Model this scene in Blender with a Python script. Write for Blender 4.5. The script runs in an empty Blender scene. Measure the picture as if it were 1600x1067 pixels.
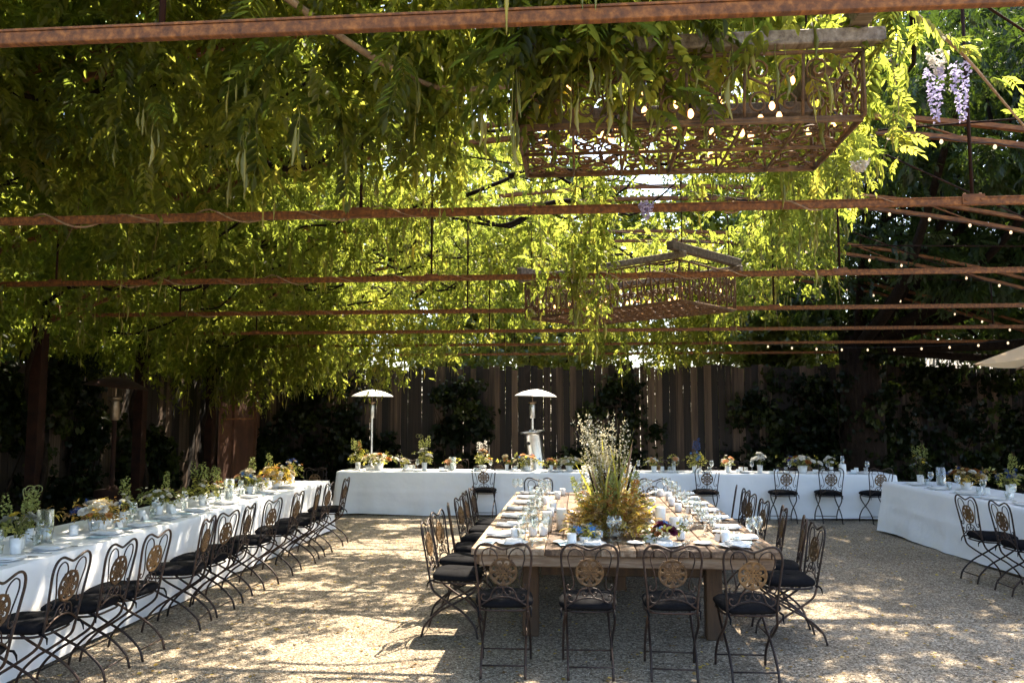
import bpy, math, random
import numpy as np
from mathutils import Vector, Matrix

random.seed(7)
RNG = np.random.default_rng(11)
R = math.radians
scene = bpy.context.scene
col = scene.collection

# ------------------------------------------------------------------ camera, sky, sun, exposure
cam_d = bpy.data.cameras.new('camera')
cam_d.lens = 28.0
cam_d.sensor_width = 36.0
cam_d.clip_start = 0.05
cam_d.clip_end = 2000
cam = bpy.data.objects.new('camera', cam_d)
col.objects.link(cam)
cam.location = (0, 0, 1.78)
cam.rotation_euler = Vector((-0.08341, 0.99251, 0.08924)).to_track_quat('-Z', 'Y').to_euler()
scene.camera = cam

SUN_EL, SUN_AZ = 57.0, 24.0          # azimuth measured from +Y towards +X
SD = np.array([math.sin(R(SUN_AZ)) * math.cos(R(SUN_EL)), math.cos(R(SUN_AZ)) * math.cos(R(SUN_EL)), math.sin(R(SUN_EL))])
world = bpy.data.worlds.new('World')
scene.world = world
world.use_nodes = True
wn = world.node_tree.nodes
sky = wn.new('ShaderNodeTexSky')
sky.sky_type = 'NISHITA'
sky.sun_disc = False
sky.ozone_density = 1.0
sky.dust_density = 2.0
sky.sun_elevation = R(SUN_EL)
sky.sun_rotation = R(SUN_AZ)
wn['Background'].inputs['Strength'].default_value = 0.12
world.node_tree.links.new(sky.outputs[0], wn['Background'].inputs['Color'])
sun_d = bpy.data.lights.new('sun', 'SUN')
sun_d.energy = 3.6
sun_d.angle = R(0.55)
sun_d.color = (1.0, 0.87, 0.68)
sun = bpy.data.objects.new('sun', sun_d)
col.objects.link(sun)
sun.rotation_euler = Vector(tuple(-SD)).to_track_quat('-Z', 'Y').to_euler()
sun.location = tuple(SD * 60)
vs = scene.view_settings
vs.view_transform = 'Standard'
vs.look = 'None'
vs.exposure = 2.7
vs.gamma = 1.0
vs.use_curve_mapping = False
cy = scene.cycles
cy.max_bounces = 6
cy.diffuse_bounces = 3
cy.glossy_bounces = 3
cy.transmission_bounces = 5
cy.transparent_max_bounces = 8
cy.caustics_reflective = False
cy.caustics_refractive = False
cy.use_denoising = True
cy.use_adaptive_sampling = True
cy.adaptive_threshold = 0.02
cy.sample_clamp_indirect = 6.0

# ------------------------------------------------------------------ materials
MATS = {}


def mat(name):
    m = bpy.data.materials.new(name)
    m.use_nodes = True
    nt = m.node_tree
    nt.nodes.clear()
    out = nt.nodes.new('ShaderNodeOutputMaterial')
    MATS[name] = m
    return m, nt, out


def N(nt, t, **kw):
    n = nt.nodes.new(t)
    for k, v in kw.items():
        if k in n.inputs:
            n.inputs[k].default_value = v
        else:
            setattr(n, k, v)
    return n


def ramp(nt, stops, fac):
    r = nt.nodes.new('ShaderNodeValToRGB')
    el = r.color_ramp.elements
    while len(el) < len(stops):
        el.new(0.5)
    for e, (p, c) in zip(el, stops):
        e.position = p
        e.color = (*c, 1)
    nt.links.new(fac, r.inputs[0])
    return r


def coords(nt, kind='Object', scale=(1, 1, 1)):
    t = nt.nodes.new('ShaderNodeTexCoord')
    mp = nt.nodes.new('ShaderNodeMapping')
    mp.inputs['Scale'].default_value = scale
    nt.links.new(t.outputs[kind], mp.inputs[0])
    return mp.outputs[0]


def noise_mat(name, stops, scale=8, rough=0.7, metal=0.0, bump=0.1, stretch=(1, 1, 1), detail=6, per_object=0.0,
              bump_scale=None, spec=0.5, bump_dist=0.01):
    """Principled surface: noise between the ramp stops, bump from a finer noise, optional random shift per object."""
    m, nt, out = mat(name)
    p = N(nt, 'ShaderNodeBsdfPrincipled', Roughness=rough, Metallic=metal)
    p.inputs['Specular IOR Level'].default_value = spec
    co = coords(nt, 'Object', stretch)
    if per_object:
        oi = nt.nodes.new('ShaderNodeObjectInfo')
        mul = N(nt, 'ShaderNodeVectorMath', operation='SCALE')
        cx = nt.nodes.new('ShaderNodeCombineXYZ')
        for i in range(3):
            nt.links.new(oi.outputs['Random'], cx.inputs[i])
        nt.links.new(cx.outputs[0], mul.inputs[0])
        mul.inputs['Scale'].default_value = 37.0
        ad = N(nt, 'ShaderNodeVectorMath', operation='ADD')
        nt.links.new(co, ad.inputs[0])
        nt.links.new(mul.outputs[0], ad.inputs[1])
        co = ad.outputs[0]
    nz = N(nt, 'ShaderNodeTexNoise', Scale=scale, Detail=detail, Roughness=0.62)
    nt.links.new(co, nz.inputs['Vector'])
    fac = nz.outputs['Fac']
    if per_object:
        ma = N(nt, 'ShaderNodeMath', operation='MULTIPLY_ADD')
        nt.links.new(oi.outputs['Random'], ma.inputs[0])
        ma.inputs[1].default_value = per_object
        nt.links.new(fac, ma.inputs[2])
        sb = N(nt, 'ShaderNodeMath', operation='SUBTRACT')
        nt.links.new(ma.outputs[0], sb.inputs[0])
        sb.inputs[1].default_value = per_object / 2
        fac = sb.outputs[0]
    r = ramp(nt, stops, fac)
    nt.links.new(r.outputs[0], p.inputs['Base Color'])
    if bump:
        n2 = N(nt, 'ShaderNodeTexNoise', Scale=bump_scale or scale * 4, Detail=4)
        nt.links.new(co, n2.inputs['Vector'])
        b = N(nt, 'ShaderNodeBump', Strength=bump, Distance=bump_dist)
        nt.links.new(n2.outputs['Fac'], b.inputs['Height'])
        nt.links.new(b.outputs[0], p.inputs['Normal'])
    nt.links.new(p.outputs[0], out.inputs[0])
    return m


def plain(name, c, rough=0.6, metal=0.0):
    v = 0.88
    return noise_mat(name, [(0.3, tuple(x * v for x in c)), (0.7, c)], 30, rough, metal, 0.05)


def leaf_mat(name, stops, trans=0.5, tcol=(1.25, 1.15, 0.5), gloss=0.06):
    """Leaf: diffuse front, light passing through to the back, tint varies from leaf to leaf (attribute rnd)."""
    m, nt, out = mat(name)
    at = N(nt, 'ShaderNodeAttribute', attribute_name='rnd')
    r = ramp(nt, stops, at.outputs['Fac'])
    d = nt.nodes.new('ShaderNodeBsdfDiffuse')
    t = nt.nodes.new('ShaderNodeBsdfTranslucent')
    g = N(nt, 'ShaderNodeBsdfGlossy', Roughness=0.38)
    mu = N(nt, 'ShaderNodeMix', data_type='RGBA', blend_type='MULTIPLY')
    mu.inputs[0].default_value = 1.0
    nt.links.new(r.outputs[0], mu.inputs[6])
    mu.inputs[7].default_value = (*[2.0 * x for x in tcol], 1)
    nt.links.new(r.outputs[0], d.inputs['Color'])
    nt.links.new(mu.outputs[2], t.inputs['Color'])
    mx = N(nt, 'ShaderNodeMixShader', Fac=trans)
    nt.links.new(d.outputs[0], mx.inputs[1])
    nt.links.new(t.outputs[0], mx.inputs[2])
    m2 = N(nt, 'ShaderNodeMixShader', Fac=gloss)
    nt.links.new(mx.outputs[0], m2.inputs[1])
    nt.links.new(g.outputs[0], m2.inputs[2])
    nt.links.new(m2.outputs[0], out.inputs[0])
    return m


def glow(name, c, strength):
    m, nt, out = mat(name)
    e = N(nt, 'ShaderNodeEmission', Color=(*c, 1), Strength=strength)
    nt.links.new(e.outputs[0], out.inputs[0])
    return m


def thin_glass(name, tint=(0.93, 0.96, 0.96), rough=0.03):
    m, nt, out = mat(name)
    t = N(nt, 'ShaderNodeBsdfTransparent', Color=(*tint, 1))
    g = N(nt, 'ShaderNodeBsdfGlossy', Roughness=rough, Color=(1, 1, 1, 1))
    lw = N(nt, 'ShaderNodeLayerWeight', Blend=0.35)
    nt.links.new(lw.outputs['Facing'], (mm := N(nt, 'ShaderNodeMapRange')).inputs[0])
    mm.inputs[3].default_value = 0.06
    mm.inputs[4].default_value = 0.75
    mx = nt.nodes.new('ShaderNodeMixShader')
    nt.links.new(mm.outputs[0], mx.inputs[0])
    nt.links.new(t.outputs[0], mx.inputs[1])
    nt.links.new(g.outputs[0], mx.inputs[2])
    nt.links.new(mx.outputs[0], out.inputs[0])
    return m


def gravel_mat():
    m, nt, out = mat('gravel')
    p = N(nt, 'ShaderNodeBsdfPrincipled', Roughness=0.9)
    co = coords(nt, 'Object')
    v = N(nt, 'ShaderNodeTexVoronoi', Scale=75.0)
    nt.links.new(co, v.inputs['Vector'])
    v2 = N(nt, 'ShaderNodeTexVoronoi', Scale=34.0)
    nt.links.new(co, v2.inputs['Vector'])
    n = N(nt, 'ShaderNodeTexNoise', Scale=1.1, Detail=9, Roughness=0.68)
    nt.links.new(co, n.inputs['Vector'])
    sep = nt.nodes.new('ShaderNodeSeparateColor')
    nt.links.new(v.outputs['Color'], sep.inputs[0])
    r = ramp(nt, [(0.0, (0.065, 0.047, 0.030)), (0.3, (0.205, 0.16, 0.108)), (0.7, (0.34, 0.275, 0.192)), (1.0, (0.56, 0.48, 0.37))], sep.outputs[0])
    r2 = ramp(nt, [(0.30, (0.55, 0.52, 0.48)), (0.5, (0.85, 0.84, 0.82)), (0.7, (1.0, 1.0, 1.0))], n.outputs['Fac'])
    mu = N(nt, 'ShaderNodeMix', data_type='RGBA', blend_type='MULTIPLY')
    mu.inputs[0].default_value = 1
    nt.links.new(r.outputs[0], mu.inputs[6])
    nt.links.new(r2.outputs[0], mu.inputs[7])
    nt.links.new(mu.outputs[2], p.inputs['Base Color'])
    ad = N(nt, 'ShaderNodeMath', operation='ADD')
    nt.links.new(v.outputs['Distance'], ad.inputs[0])
    nt.links.new(v2.outputs['Distance'], ad.inputs[1])
    b = N(nt, 'ShaderNodeBump', Strength=0.9, Distance=0.012)
    b.invert = True
    nt.links.new(ad.outputs[0], b.inputs['Height'])
    nt.links.new(b.outputs[0], p.inputs['Normal'])
    nt.links.new(p.outputs[0], out.inputs[0])
    return m


def attr_mat(name, stops, rough=0.85):
    m, nt, out = mat(name)
    p = N(nt, 'ShaderNodeBsdfPrincipled', Roughness=rough)
    at = N(nt, 'ShaderNodeAttribute', attribute_name='rnd')
    r = ramp(nt, stops, at.outputs['Fac'])
    nt.links.new(r.outputs[0], p.inputs['Base Color'])
    nt.links.new(p.outputs[0], out.inputs[0])
    return m


gravel_mat()
attr_mat('pebble', [(0, (0.12, 0.092, 0.063)), (0.45, (0.25, 0.20, 0.142)), (0.8, (0.36, 0.30, 0.22)), (1, (0.56, 0.49, 0.39))])
noise_mat('rust_beam', [(0.28, (0.05, 0.019, 0.007)), (0.5, (0.14, 0.050, 0.012)), (0.74, (0.32, 0.125, 0.028))], 9, 0.8, 0.0, 0.25, (1, 4, 4))
noise_mat('rust_dark', [(0.3, (0.010, 0.005, 0.004)), (0.6, (0.026, 0.010, 0.006)), (0.8, (0.05, 0.020, 0.010))], 7, 0.85, 0.0, 0.2, spec=0.15)
noise_mat('rust_sheet', [(0.25, (0.035, 0.013, 0.008)), (0.5, (0.08, 0.03, 0.015)), (0.75, (0.15, 0.06, 0.03))], 2.5, 0.75, 0.0, 0.15)
noise_mat('rust_scroll', [(0.3, (0.045, 0.022, 0.010)), (0.55, (0.11, 0.056, 0.020)), (0.75, (0.22, 0.12, 0.042))], 20, 0.75, 0.1, 0.2)
noise_mat('chair_iron', [(0.3, (0.014, 0.008, 0.007)), (0.55, (0.032, 0.018, 0.013)), (0.8, (0.08, 0.042, 0.026))], 24, 0.55, 0.35, 0.2, per_object=0.3)
noise_mat('medallion_iron', [(0.3, (0.055, 0.03, 0.015)), (0.6, (0.13, 0.072, 0.028)), (0.8, (0.21, 0.12, 0.045))], 30, 0.55, 0.35, 0.2, per_object=0.35)
noise_mat('cushion_fabric', [(0.3, (0.005, 0.005, 0.006)), (0.7, (0.010, 0.010, 0.012))], 40, 0.95, 0, 0.3, spec=0.08)
noise_mat('white_cloth', [(0.3, (0.80, 0.81, 0.83)), (0.7, (0.86, 0.86, 0.87))], 3, 0.85, 0, 0.6, bump_scale=3.4, bump_dist=0.03)
noise_mat('napkin_cloth', [(0.3, (0.72, 0.70, 0.68)), (0.7, (0.80, 0.79, 0.77))], 20, 0.85, 0, 0.3)
noise_mat('old_timber', [(0.25, (0.065, 0.034, 0.017)), (0.5, (0.19, 0.115, 0.062)), (0.75, (0.37, 0.275, 0.185))], 5, 0.75, 0, 0.4, (5, 0.6, 5), per_object=0.45)
noise_mat('timber_leg', [(0.25, (0.03, 0.014, 0.005)), (0.55, (0.065, 0.031, 0.010)), (0.8, (0.12, 0.06, 0.02))], 4, 0.75, 0, 0.4, (5, 5, 0.7), per_object=0.3)
noise_mat('grey_timber', [(0.25, (0.04, 0.028, 0.02)), (0.5, (0.12, 0.09, 0.065)), (0.75, (0.26, 0.215, 0.165))], 5, 0.8, 0, 0.5, (0.6, 6, 6), per_object=0.2)
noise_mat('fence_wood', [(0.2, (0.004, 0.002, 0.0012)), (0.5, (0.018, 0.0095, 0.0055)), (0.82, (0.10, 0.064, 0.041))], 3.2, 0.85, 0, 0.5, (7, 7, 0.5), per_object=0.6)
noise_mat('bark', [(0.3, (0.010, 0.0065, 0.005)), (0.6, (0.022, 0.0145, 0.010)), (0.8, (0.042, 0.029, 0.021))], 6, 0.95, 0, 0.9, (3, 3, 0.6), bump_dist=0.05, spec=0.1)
noise_mat('vine_bark', [(0.3, (0.15, 0.09, 0.05)), (0.6, (0.28, 0.18, 0.10)), (0.8, (0.36, 0.25, 0.15))], 25, 0.85, 0, 0.6)
leaf_mat('wisteria_leaf', [(0, (0.006, 0.010, 0.0018)), (0.5, (0.012, 0.0175, 0.003)), (0.85, (0.021, 0.0255, 0.0047)), (1, (0.031, 0.031, 0.0075))], 0.66, (12.0, 9.8, 7.4), 0.012)
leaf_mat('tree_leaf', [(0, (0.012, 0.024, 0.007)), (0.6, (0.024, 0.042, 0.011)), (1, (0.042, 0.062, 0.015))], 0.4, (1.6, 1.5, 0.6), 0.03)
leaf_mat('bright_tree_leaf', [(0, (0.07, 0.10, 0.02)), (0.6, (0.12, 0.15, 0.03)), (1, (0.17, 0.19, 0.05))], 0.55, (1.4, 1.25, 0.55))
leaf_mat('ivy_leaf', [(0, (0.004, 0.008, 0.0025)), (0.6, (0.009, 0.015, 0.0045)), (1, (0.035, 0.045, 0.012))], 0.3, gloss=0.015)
leaf_mat('greenery_leaf', [(0, (0.05, 0.065, 0.02)), (0.5, (0.15, 0.165, 0.04)), (1, (0.34, 0.33, 0.09))], 0.35)
leaf_mat('brown_leaf', [(0, (0.10, 0.055, 0.02)), (0.5, (0.26, 0.17, 0.045)), (1, (0.46, 0.36, 0.09))], 0.4)
leaf_mat('pod_skin', [(0, (0.13, 0.135, 0.03)), (0.5, (0.20, 0.20, 0.05)), (1, (0.28, 0.26, 0.075))], 0.4, gloss=0.03)
leaf_mat('grass_plume', [(0, (0.48, 0.45, 0.34)), (1, (0.70, 0.67, 0.54))], 0.35, (0.55, 0.52, 0.42))
PET = {}
for nm, c in dict(white=(0.78, 0.75, 0.68), cream=(0.72, 0.62, 0.42), orange=(0.48, 0.22, 0.07), peach=(0.75, 0.40, 0.20), blue=(0.05, 0.10, 0.28),
                  lightblue=(0.10, 0.28, 0.62), yellow=(0.62, 0.46, 0.06), lavender=(0.58, 0.54, 0.80), plum=(0.12, 0.02, 0.05), rust=(0.30, 0.11, 0.03),
                  lime=(0.30, 0.33, 0.10), grey=(0.30, 0.31, 0.27)).items():
    PET[nm] = leaf_mat(nm + '_petal', [(0, tuple(x * 0.8 for x in c)), (1, c)], 0.25, (0.5, 0.5, 0.5), 0.02)
thin_glass('clear_glass')
plain('porcelain', (0.80, 0.80, 0.79), 0.25)
plain('candle_wax', (0.78, 0.76, 0.70), 0.5)
plain('card_paper', (0.78, 0.80, 0.82), 0.7)
plain('sky_tint_card', (0.46, 0.62, 0.70), 0.7)  # white card; blue reflection of the sky painted into the colour
plain('cutlery_steel', (0.55, 0.54, 0.52), 0.25, 1.0)
noise_mat('heater_steel', [(0.3, (0.55, 0.55, 0.54)), (0.7, (0.66, 0.66, 0.65))], 4, 0.3, 1.0, 0.03, (1, 1, 6))
noise_mat('dome_aluminium', [(0.3, (0.72, 0.72, 0.72)), (0.7, (0.82, 0.82, 0.81))], 6, 0.5, 0.4, 0.03)
noise_mat('dark_steel', [(0.3, (0.02, 0.018, 0.016)), (0.7, (0.05, 0.045, 0.04))], 8, 0.5, 0.6, 0.05)
noise_mat('bronze_steel', [(0.3, (0.16, 0.11, 0.07)), (0.7, (0.28, 0.21, 0.14))], 8, 0.4, 0.8, 0.05)
noise_mat('table_plastic', [(0.3, (0.5, 0.5, 0.48)), (0.7, (0.6, 0.6, 0.58))], 8, 0.6, 0, 0.05)
leaf_mat('umbrella_fabric', [(0, (0.66, 0.50, 0.31)), (1, (0.70, 0.54, 0.35))], 0.5, (0.62, 0.58, 0.5), 0.0)
plain('umbrella_pole_paint', (0.30, 0.20, 0.12), 0.5)
noise_mat('galvanised', [(0.3, (0.55, 0.55, 0.55)), (0.7, (0.72, 0.72, 0.72))], 4, 0.5, 0.3, 0.05)
glow('warm_bulb', (1.0, 0.45, 0.15), 1.3)
glow('pale_bulb', (1.0, 0.74, 0.45), 0.3)
plain('wire_black', (0.02, 0.02, 0.02), 0.6)

# ------------------------------------------------------------------ mesh helpers


class MB:
    def __init__(s):
        s.v = []
        s.f = []
        s.smooth = []

    def add(s, verts, faces, smooth=False):
        o = len(s.v)
        s.v.extend([tuple(map(float, p)) for p in verts])
        s.f.extend([tuple(i + o for i in f) for f in faces])
        s.smooth.extend([smooth] * len(faces))

    def box(s, c, size, rot=None, taper=1.0):
        x, y, z = [d / 2 for d in size]
        vs_ = [(-x, -y, -z), (x, -y, -z), (x, y, -z), (-x, y, -z), (-x * taper, -y * taper, z), (x * taper, -y * taper, z), (x * taper, y * taper, z), (-x * taper, y * taper, z)]
        M = rot if rot is not None else Matrix.Identity(3)
        vs_ = [M @ Vector(p) + Vector(c) for p in vs_]
        s.add(vs_, [(0, 3, 2, 1), (4, 5, 6, 7), (0, 1, 5, 4), (1, 2, 6, 5), (2, 3, 7, 6), (3, 0, 4, 7)])

    def bevel_box(s, c, size, b=0.004):
        """Box with chamfered long edges and ends."""
        x, y, z = [d / 2 for d in size]
        ring = [(-x + b, -z), (x - b, -z), (x, -z + b), (x, z - b), (x - b, z), (-x + b, z), (-x, z - b), (-x, -z + b)]
        vs_ = []
        for yy, k in ((-y, b), (-y + b, 0), (y - b, 0), (y, b)):
            for px, pz in ring:
                vs_.append((c[0] + px * (1 - k / x), c[1] + yy, c[2] + pz * (1 - k / z)))
        fs = [tuple(range(7, -1, -1)), tuple(range(24, 32))]
        fs = [tuple(range(8)), tuple(range(31, 23, -1))]
        for i in range(3):
            for j in range(8):
                a, b_ = i * 8 + j, i * 8 + (j + 1) % 8
                fs.append((a, a + 8, b_ + 8, b_))
        s.add(vs_, fs)

    def tube(s, pts, r, n=5, cap=True, closed=False):
        pts = [Vector(p) for p in pts]
        m = len(pts)
        rr = r if hasattr(r, '__len__') else [r] * m
        up = None
        vs_ = []
        for i in range(m):
            if closed:
                t = pts[(i + 1) % m] - pts[i - 1]
            else:
                t = pts[min(i + 1, m - 1)] - pts[max(i - 1, 0)]
            t = t.normalized() if t.length > 1e-9 else Vector((0, 0, 1))
            if up is None:
                up = t.orthogonal().normalized()
            else:
                up = up - t * up.dot(t)
                up = up.normalized() if up.length > 1e-6 else t.orthogonal().normalized()
            b = t.cross(up)
            for k in range(n):
                a = 2 * math.pi * k / n
                vs_.append(pts[i] + (up * math.cos(a) + b * math.sin(a)) * rr[i])
        fs = []
        for i in range(m if closed else m - 1):
            j = (i + 1) % m
            for k in range(n):
                fs.append((i * n + k, i * n + (k + 1) % n, j * n + (k + 1) % n, j * n + k))
        if cap and not closed:
            fs.append(tuple(range(n - 1, -1, -1)))
            fs.append(tuple((m - 1) * n + k for k in range(n)))
        s.add(vs_, fs, True)

    def lathe(s, prof, n=20, c=(0, 0, 0), smooth=True):
        vs_ = []
        for r, z in prof:
            for k in range(n):
                a = 2 * math.pi * k / n
                vs_.append((c[0] + r * math.cos(a), c[1] + r * math.sin(a), c[2] + z))
        fs = []
        for i in range(len(prof) - 1):
            for k in range(n):
                fs.append((i * n + k, i * n + (k + 1) % n, (i + 1) * n + (k + 1) % n, (i + 1) * n + k))
        s.add(vs_, fs, smooth)
        if prof[0][0] > 1e-4:
            s.add([vs_[k] for k in range(n)], [tuple(range(n - 1, -1, -1))])
        if prof[-1][0] > 1e-4 and abs(prof[-1][0] - prof[0][0]) + abs(prof[-1][1] - prof[0][1]) > 1e-4:
            s.add([vs_[(len(prof) - 1) * n + k] for k in range(n)], [tuple(range(n))])

    def mesh(s, name, m=None):
        me = bpy.data.meshes.new(name)
        me.from_pydata(s.v, [], s.f)
        me.polygons.foreach_set('use_smooth', s.smooth)
        if m:
            me.materials.append(MATS[m])
        me.update()
        return me

    def build(s, name, m, parent=None, **kw):
        return link(name, s.mesh(name, m), parent, **kw)


def link(name, me, parent=None, loc=None, rz=None, kind=None):
    o = bpy.data.objects.new(name, me)
    col.objects.link(o)
    if parent is not None:
        o.parent = parent
    if loc is not None:
        o.location = loc
    if rz is not None:
        o.rotation_euler = (0, 0, rz)
    if kind:
        o['kind'] = kind
    return o


def tag(o, label, cat, group=None):
    o['label'] = label
    o['category'] = cat
    if group:
        o['group'] = group
    return o


def thing(name, label, cat, loc=(0, 0, 0), rz=0.0, group=None):
    o = bpy.data.objects.new(name, None)
    o.empty_display_size = 0.1
    col.objects.link(o)
    o.location = loc
    o.rotation_euler = (0, 0, rz)
    return tag(o, label, cat, group)


def copy_tree(o, parent=None):
    c = o.copy()
    col.objects.link(c)
    c.parent = parent
    for ch in o.children:
        copy_tree(ch, c)
    return c


def place(proto, loc, rz, label, group=None, used=set()):
    """First use moves the prototype itself, later uses copy it with all its parts."""
    o = proto if proto.name not in used else copy_tree(proto)
    used.add(proto.name)
    o.location = loc
    o.rotation_euler = (0, 0, rz)
    o['label'] = label
    if group:
        o['group'] = group
    return o


def spline(pts, n=6, closed=False):
    """Catmull-Rom through the points."""
    P = [np.array(p, float) for p in pts]
    m = len(P)
    out = []
    for i in range(m if closed else m - 1):
        p0 = P[(i - 1) % m] if (closed or i > 0) else 2 * P[0] - P[1]
        p1, p2 = P[i], P[(i + 1) % m]
        p3 = P[(i + 2) % m] if (closed or i + 2 < m) else 2 * P[-1] - P[-2]
        for k in range(n):
            t = k / n
            out.append(0.5 * ((2 * p1) + (p2 - p0) * t + (2 * p0 - 5 * p1 + 4 * p2 - p3) * t * t + (3 * p1 - p0 - 3 * p2 + p3) * t ** 3))
    if not closed:
        out.append(P[-1])
    return out


def np_mesh(name, V, F, mname, rnd=None, smooth=False):
    """Mesh from numpy arrays: V (n,3), F (m,k) with a fixed face size; rnd per vertex."""
    me = bpy.data.meshes.new(name)
    k = F.shape[1]
    me.vertices.add(len(V))
    me.vertices.foreach_set('co', np.ascontiguousarray(V, np.float32).ravel())
    me.loops.add(F.size)
    me.loops.foreach_set('vertex_index', np.ascontiguousarray(F, np.int32).ravel())
    me.polygons.add(len(F))
    me.polygons.foreach_set('loop_start', np.arange(0, F.size, k, dtype=np.int32))
    me.polygons.foreach_set('loop_total', np.full(len(F), k, np.int32))
    me.update(calc_edges=True)
    if smooth:
        me.polygons.foreach_set('use_smooth', np.ones(len(F), bool))
    if rnd is not None:
        a = me.attributes.new('rnd', 'FLOAT', 'POINT')
        a.data.foreach_set('value', np.ascontiguousarray(rnd, np.float32))
    me.materials.append(MATS[mname])
    return me


def rnd_attr(me, val=None):
    a = me.attributes.new('rnd', 'FLOAT', 'POINT')
    n = len(me.vertices)
    a.data.foreach_set('value', np.full(n, val, np.float32) if val is not None else RNG.random(n).astype(np.float32))


def rot_mats(yaw, pitch, roll):
    cy_, sy, cp, sp, cr, sr = np.cos(yaw), np.sin(yaw), np.cos(pitch), np.sin(pitch), np.cos(roll), np.sin(roll)
    Rm = np.empty((len(yaw), 3, 3))
    Rm[:, 0, 0] = cy_ * cp
    Rm[:, 0, 1] = cy_ * sp * sr - sy * cr
    Rm[:, 0, 2] = cy_ * sp * cr + sy * sr
    Rm[:, 1, 0] = sy * cp
    Rm[:, 1, 1] = sy * sp * sr + cy_ * cr
    Rm[:, 1, 2] = sy * sp * cr - cy_ * sr
    Rm[:, 2, 0] = -sp
    Rm[:, 2, 1] = cp * sr
    Rm[:, 2, 2] = cp * cr
    return Rm


def scatter(TV, TF, pos, yaw, pitch, roll, scale, base_rnd=None, spread=0.25):
    """Copies of a small template (numpy) into one vertex/face array; every copy gets its own tint."""
    n, k = len(pos), len(TV)
    Rm = rot_mats(yaw, pitch, roll)
    V = np.einsum('nij,kj->nki', Rm, TV) * np.asarray(scale)[:, None, None] + pos[:, None, :]
    F = TF[None] + (np.arange(n) * k)[:, None, None]
    b = RNG.random(n) if base_rnd is None else base_rnd
    rn = np.clip(b[:, None] + RNG.normal(0, spread * 0.4, (n, k)) * 0 + (RNG.random((n, 1)) - 0.5) * spread, 0, 1) * np.ones((1, k))
    return V.reshape(-1, 3), F.reshape(-1, TF.shape[1]), rn.ravel()


def pinnate(n_pairs=5, L=0.26, ll=0.068, lw=0.027, fine=False, seed=0, droop=0.5):
    """Compound leaf: rachis along +x drooping, paired leaflets and one at the tip; quads (2 per leaflet when fine)."""
    r = np.random.default_rng(seed)
    V, F = [], []

    def leaflet(b, d, length, w):
        d = d / np.linalg.norm(d)
        side = np.cross(d, [0, 0, 1.0])
        side /= np.linalg.norm(side) + 1e-9
        up = np.cross(side, d)
        o = len(V)
        if fine:
            pts = [(0, 0, 0), (0.28, 0.85, 0.10), (0.62, 0.80, 0.08), (1, 0, -0.12), (0.62, -0.80, 0.08), (0.28, -0.85, 0.10)]
            V.extend([b + d * length * p[0] + side * w * 0.5 * p[1] + up * length * p[2] for p in pts])
            F.extend([(o, o + 1, o + 2, o + 3), (o, o + 3, o + 4, o + 5)])
        else:
            pts = [(0, 0, 0), (0.42, 1, 0.08), (1, 0, -0.08), (0.42, -1, 0.08)]
            V.extend([b + d * length * p[0] + side * w * 0.5 * p[1] + up * length * p[2] for p in pts])
            F.append((o, o + 1, o + 2, o + 3))

    for i in range(n_pairs):
        t = 0.22 + 0.72 * i / n_pairs
        b = np.array([L * t * (1 - 0.25 * t), 0, -L * droop * t * t])
        for sgn in (-1, 1):
            d = np.array([0.45 + 0.2 * r.random(), sgn * (0.75 + 0.2 * r.random()), -0.35 - 0.45 * r.random()])
            leaflet(b, d, ll * (0.85 + 0.3 * r.random()) * (0.8 + 0.4 * math.sin(math.pi * (i + 1) / (n_pairs + 1))), lw)
    b = np.array([L * 0.75, 0, -L * droop])
    leaflet(b, np.array([0.7, 0.1 * (r.random() - 0.5), -0.8]), ll * 1.1, lw)
    if fine:                       # the thin rachis
        o = len(V)
        for t in (0, 0.35, 0.7, 1.0):
            p = np.array([L * t * (1 - 0.25 * t), 0, -L * droop * t * t])
            V.extend([p + [0, 0.0016, 0], p - [0, 0.0016, 0]])
        for q in range(3):
            F.append((o + 2 * q, o + 2 * q + 1, o + 2 * q + 3, o + 2 * q + 2))
    return np.array(V, float), np.array(F, int)


def vnoise(x, y, s, seed):
    """Smooth value noise on the plane, 0..1."""
    r = np.random.default_rng(seed)
    G = r.random((64, 64))
    x, y = x / s, y / s
    xi, yi = np.floor(x).astype(int), np.floor(y).astype(int)
    fx, fy = x - xi, y - yi
    fx, fy = fx * fx * (3 - 2 * fx), fy * fy * (3 - 2 * fy)
    g = lambda a, b: G[a % 64, b % 64]
    return (g(xi, yi) * (1 - fx) + g(xi + 1, yi) * fx) * (1 - fy) + (g(xi, yi + 1) * (1 - fx) + g(xi + 1, yi + 1) * fx) * fy


ORD = 'first second third fourth fifth sixth seventh eighth ninth tenth eleventh twelfth thirteenth fourteenth fifteenth sixteenth seventeenth eighteenth nineteenth twentieth'.split()

# ------------------------------------------------------------------ ground
g = MB()
g.add([(-300, -300, 0), (300, -300, 0), (300, 300, 0), (-300, 300, 0)], [(0, 1, 2, 3)])
link('ground', g.mesh('ground', 'gravel'), kind='structure')
npb = 42000
u = RNG.random(npb)
py = 4.6 + 6.5 * u ** 1.7
px = (RNG.random(npb) - 0.5) * 2 * (py * 0.66 + 0.3) - 0.08 * py + 0.1
TV = np.array([(1, 0, 0), (-1, 0.1, 0), (0.1, 0.85, 0), (-0.1, -0.9, 0), (0.1, 0, 0.62), (0, 0, -0.5)])
TF = np.array([(0, 2, 4), (2, 1, 4), (1, 3, 4), (3, 0, 4), (2, 0, 5), (1, 2, 5), (3, 1, 5), (0, 3, 5)])
V, F, rn = scatter(TV, TF, np.stack([px, py, np.full(npb, 0.0015)], 1), RNG.random(npb) * 6.28, RNG.normal(0, 0.3, npb), RNG.normal(0, 0.3, npb), 0.0035 + 0.0045 * RNG.random(npb) ** 2)
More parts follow.
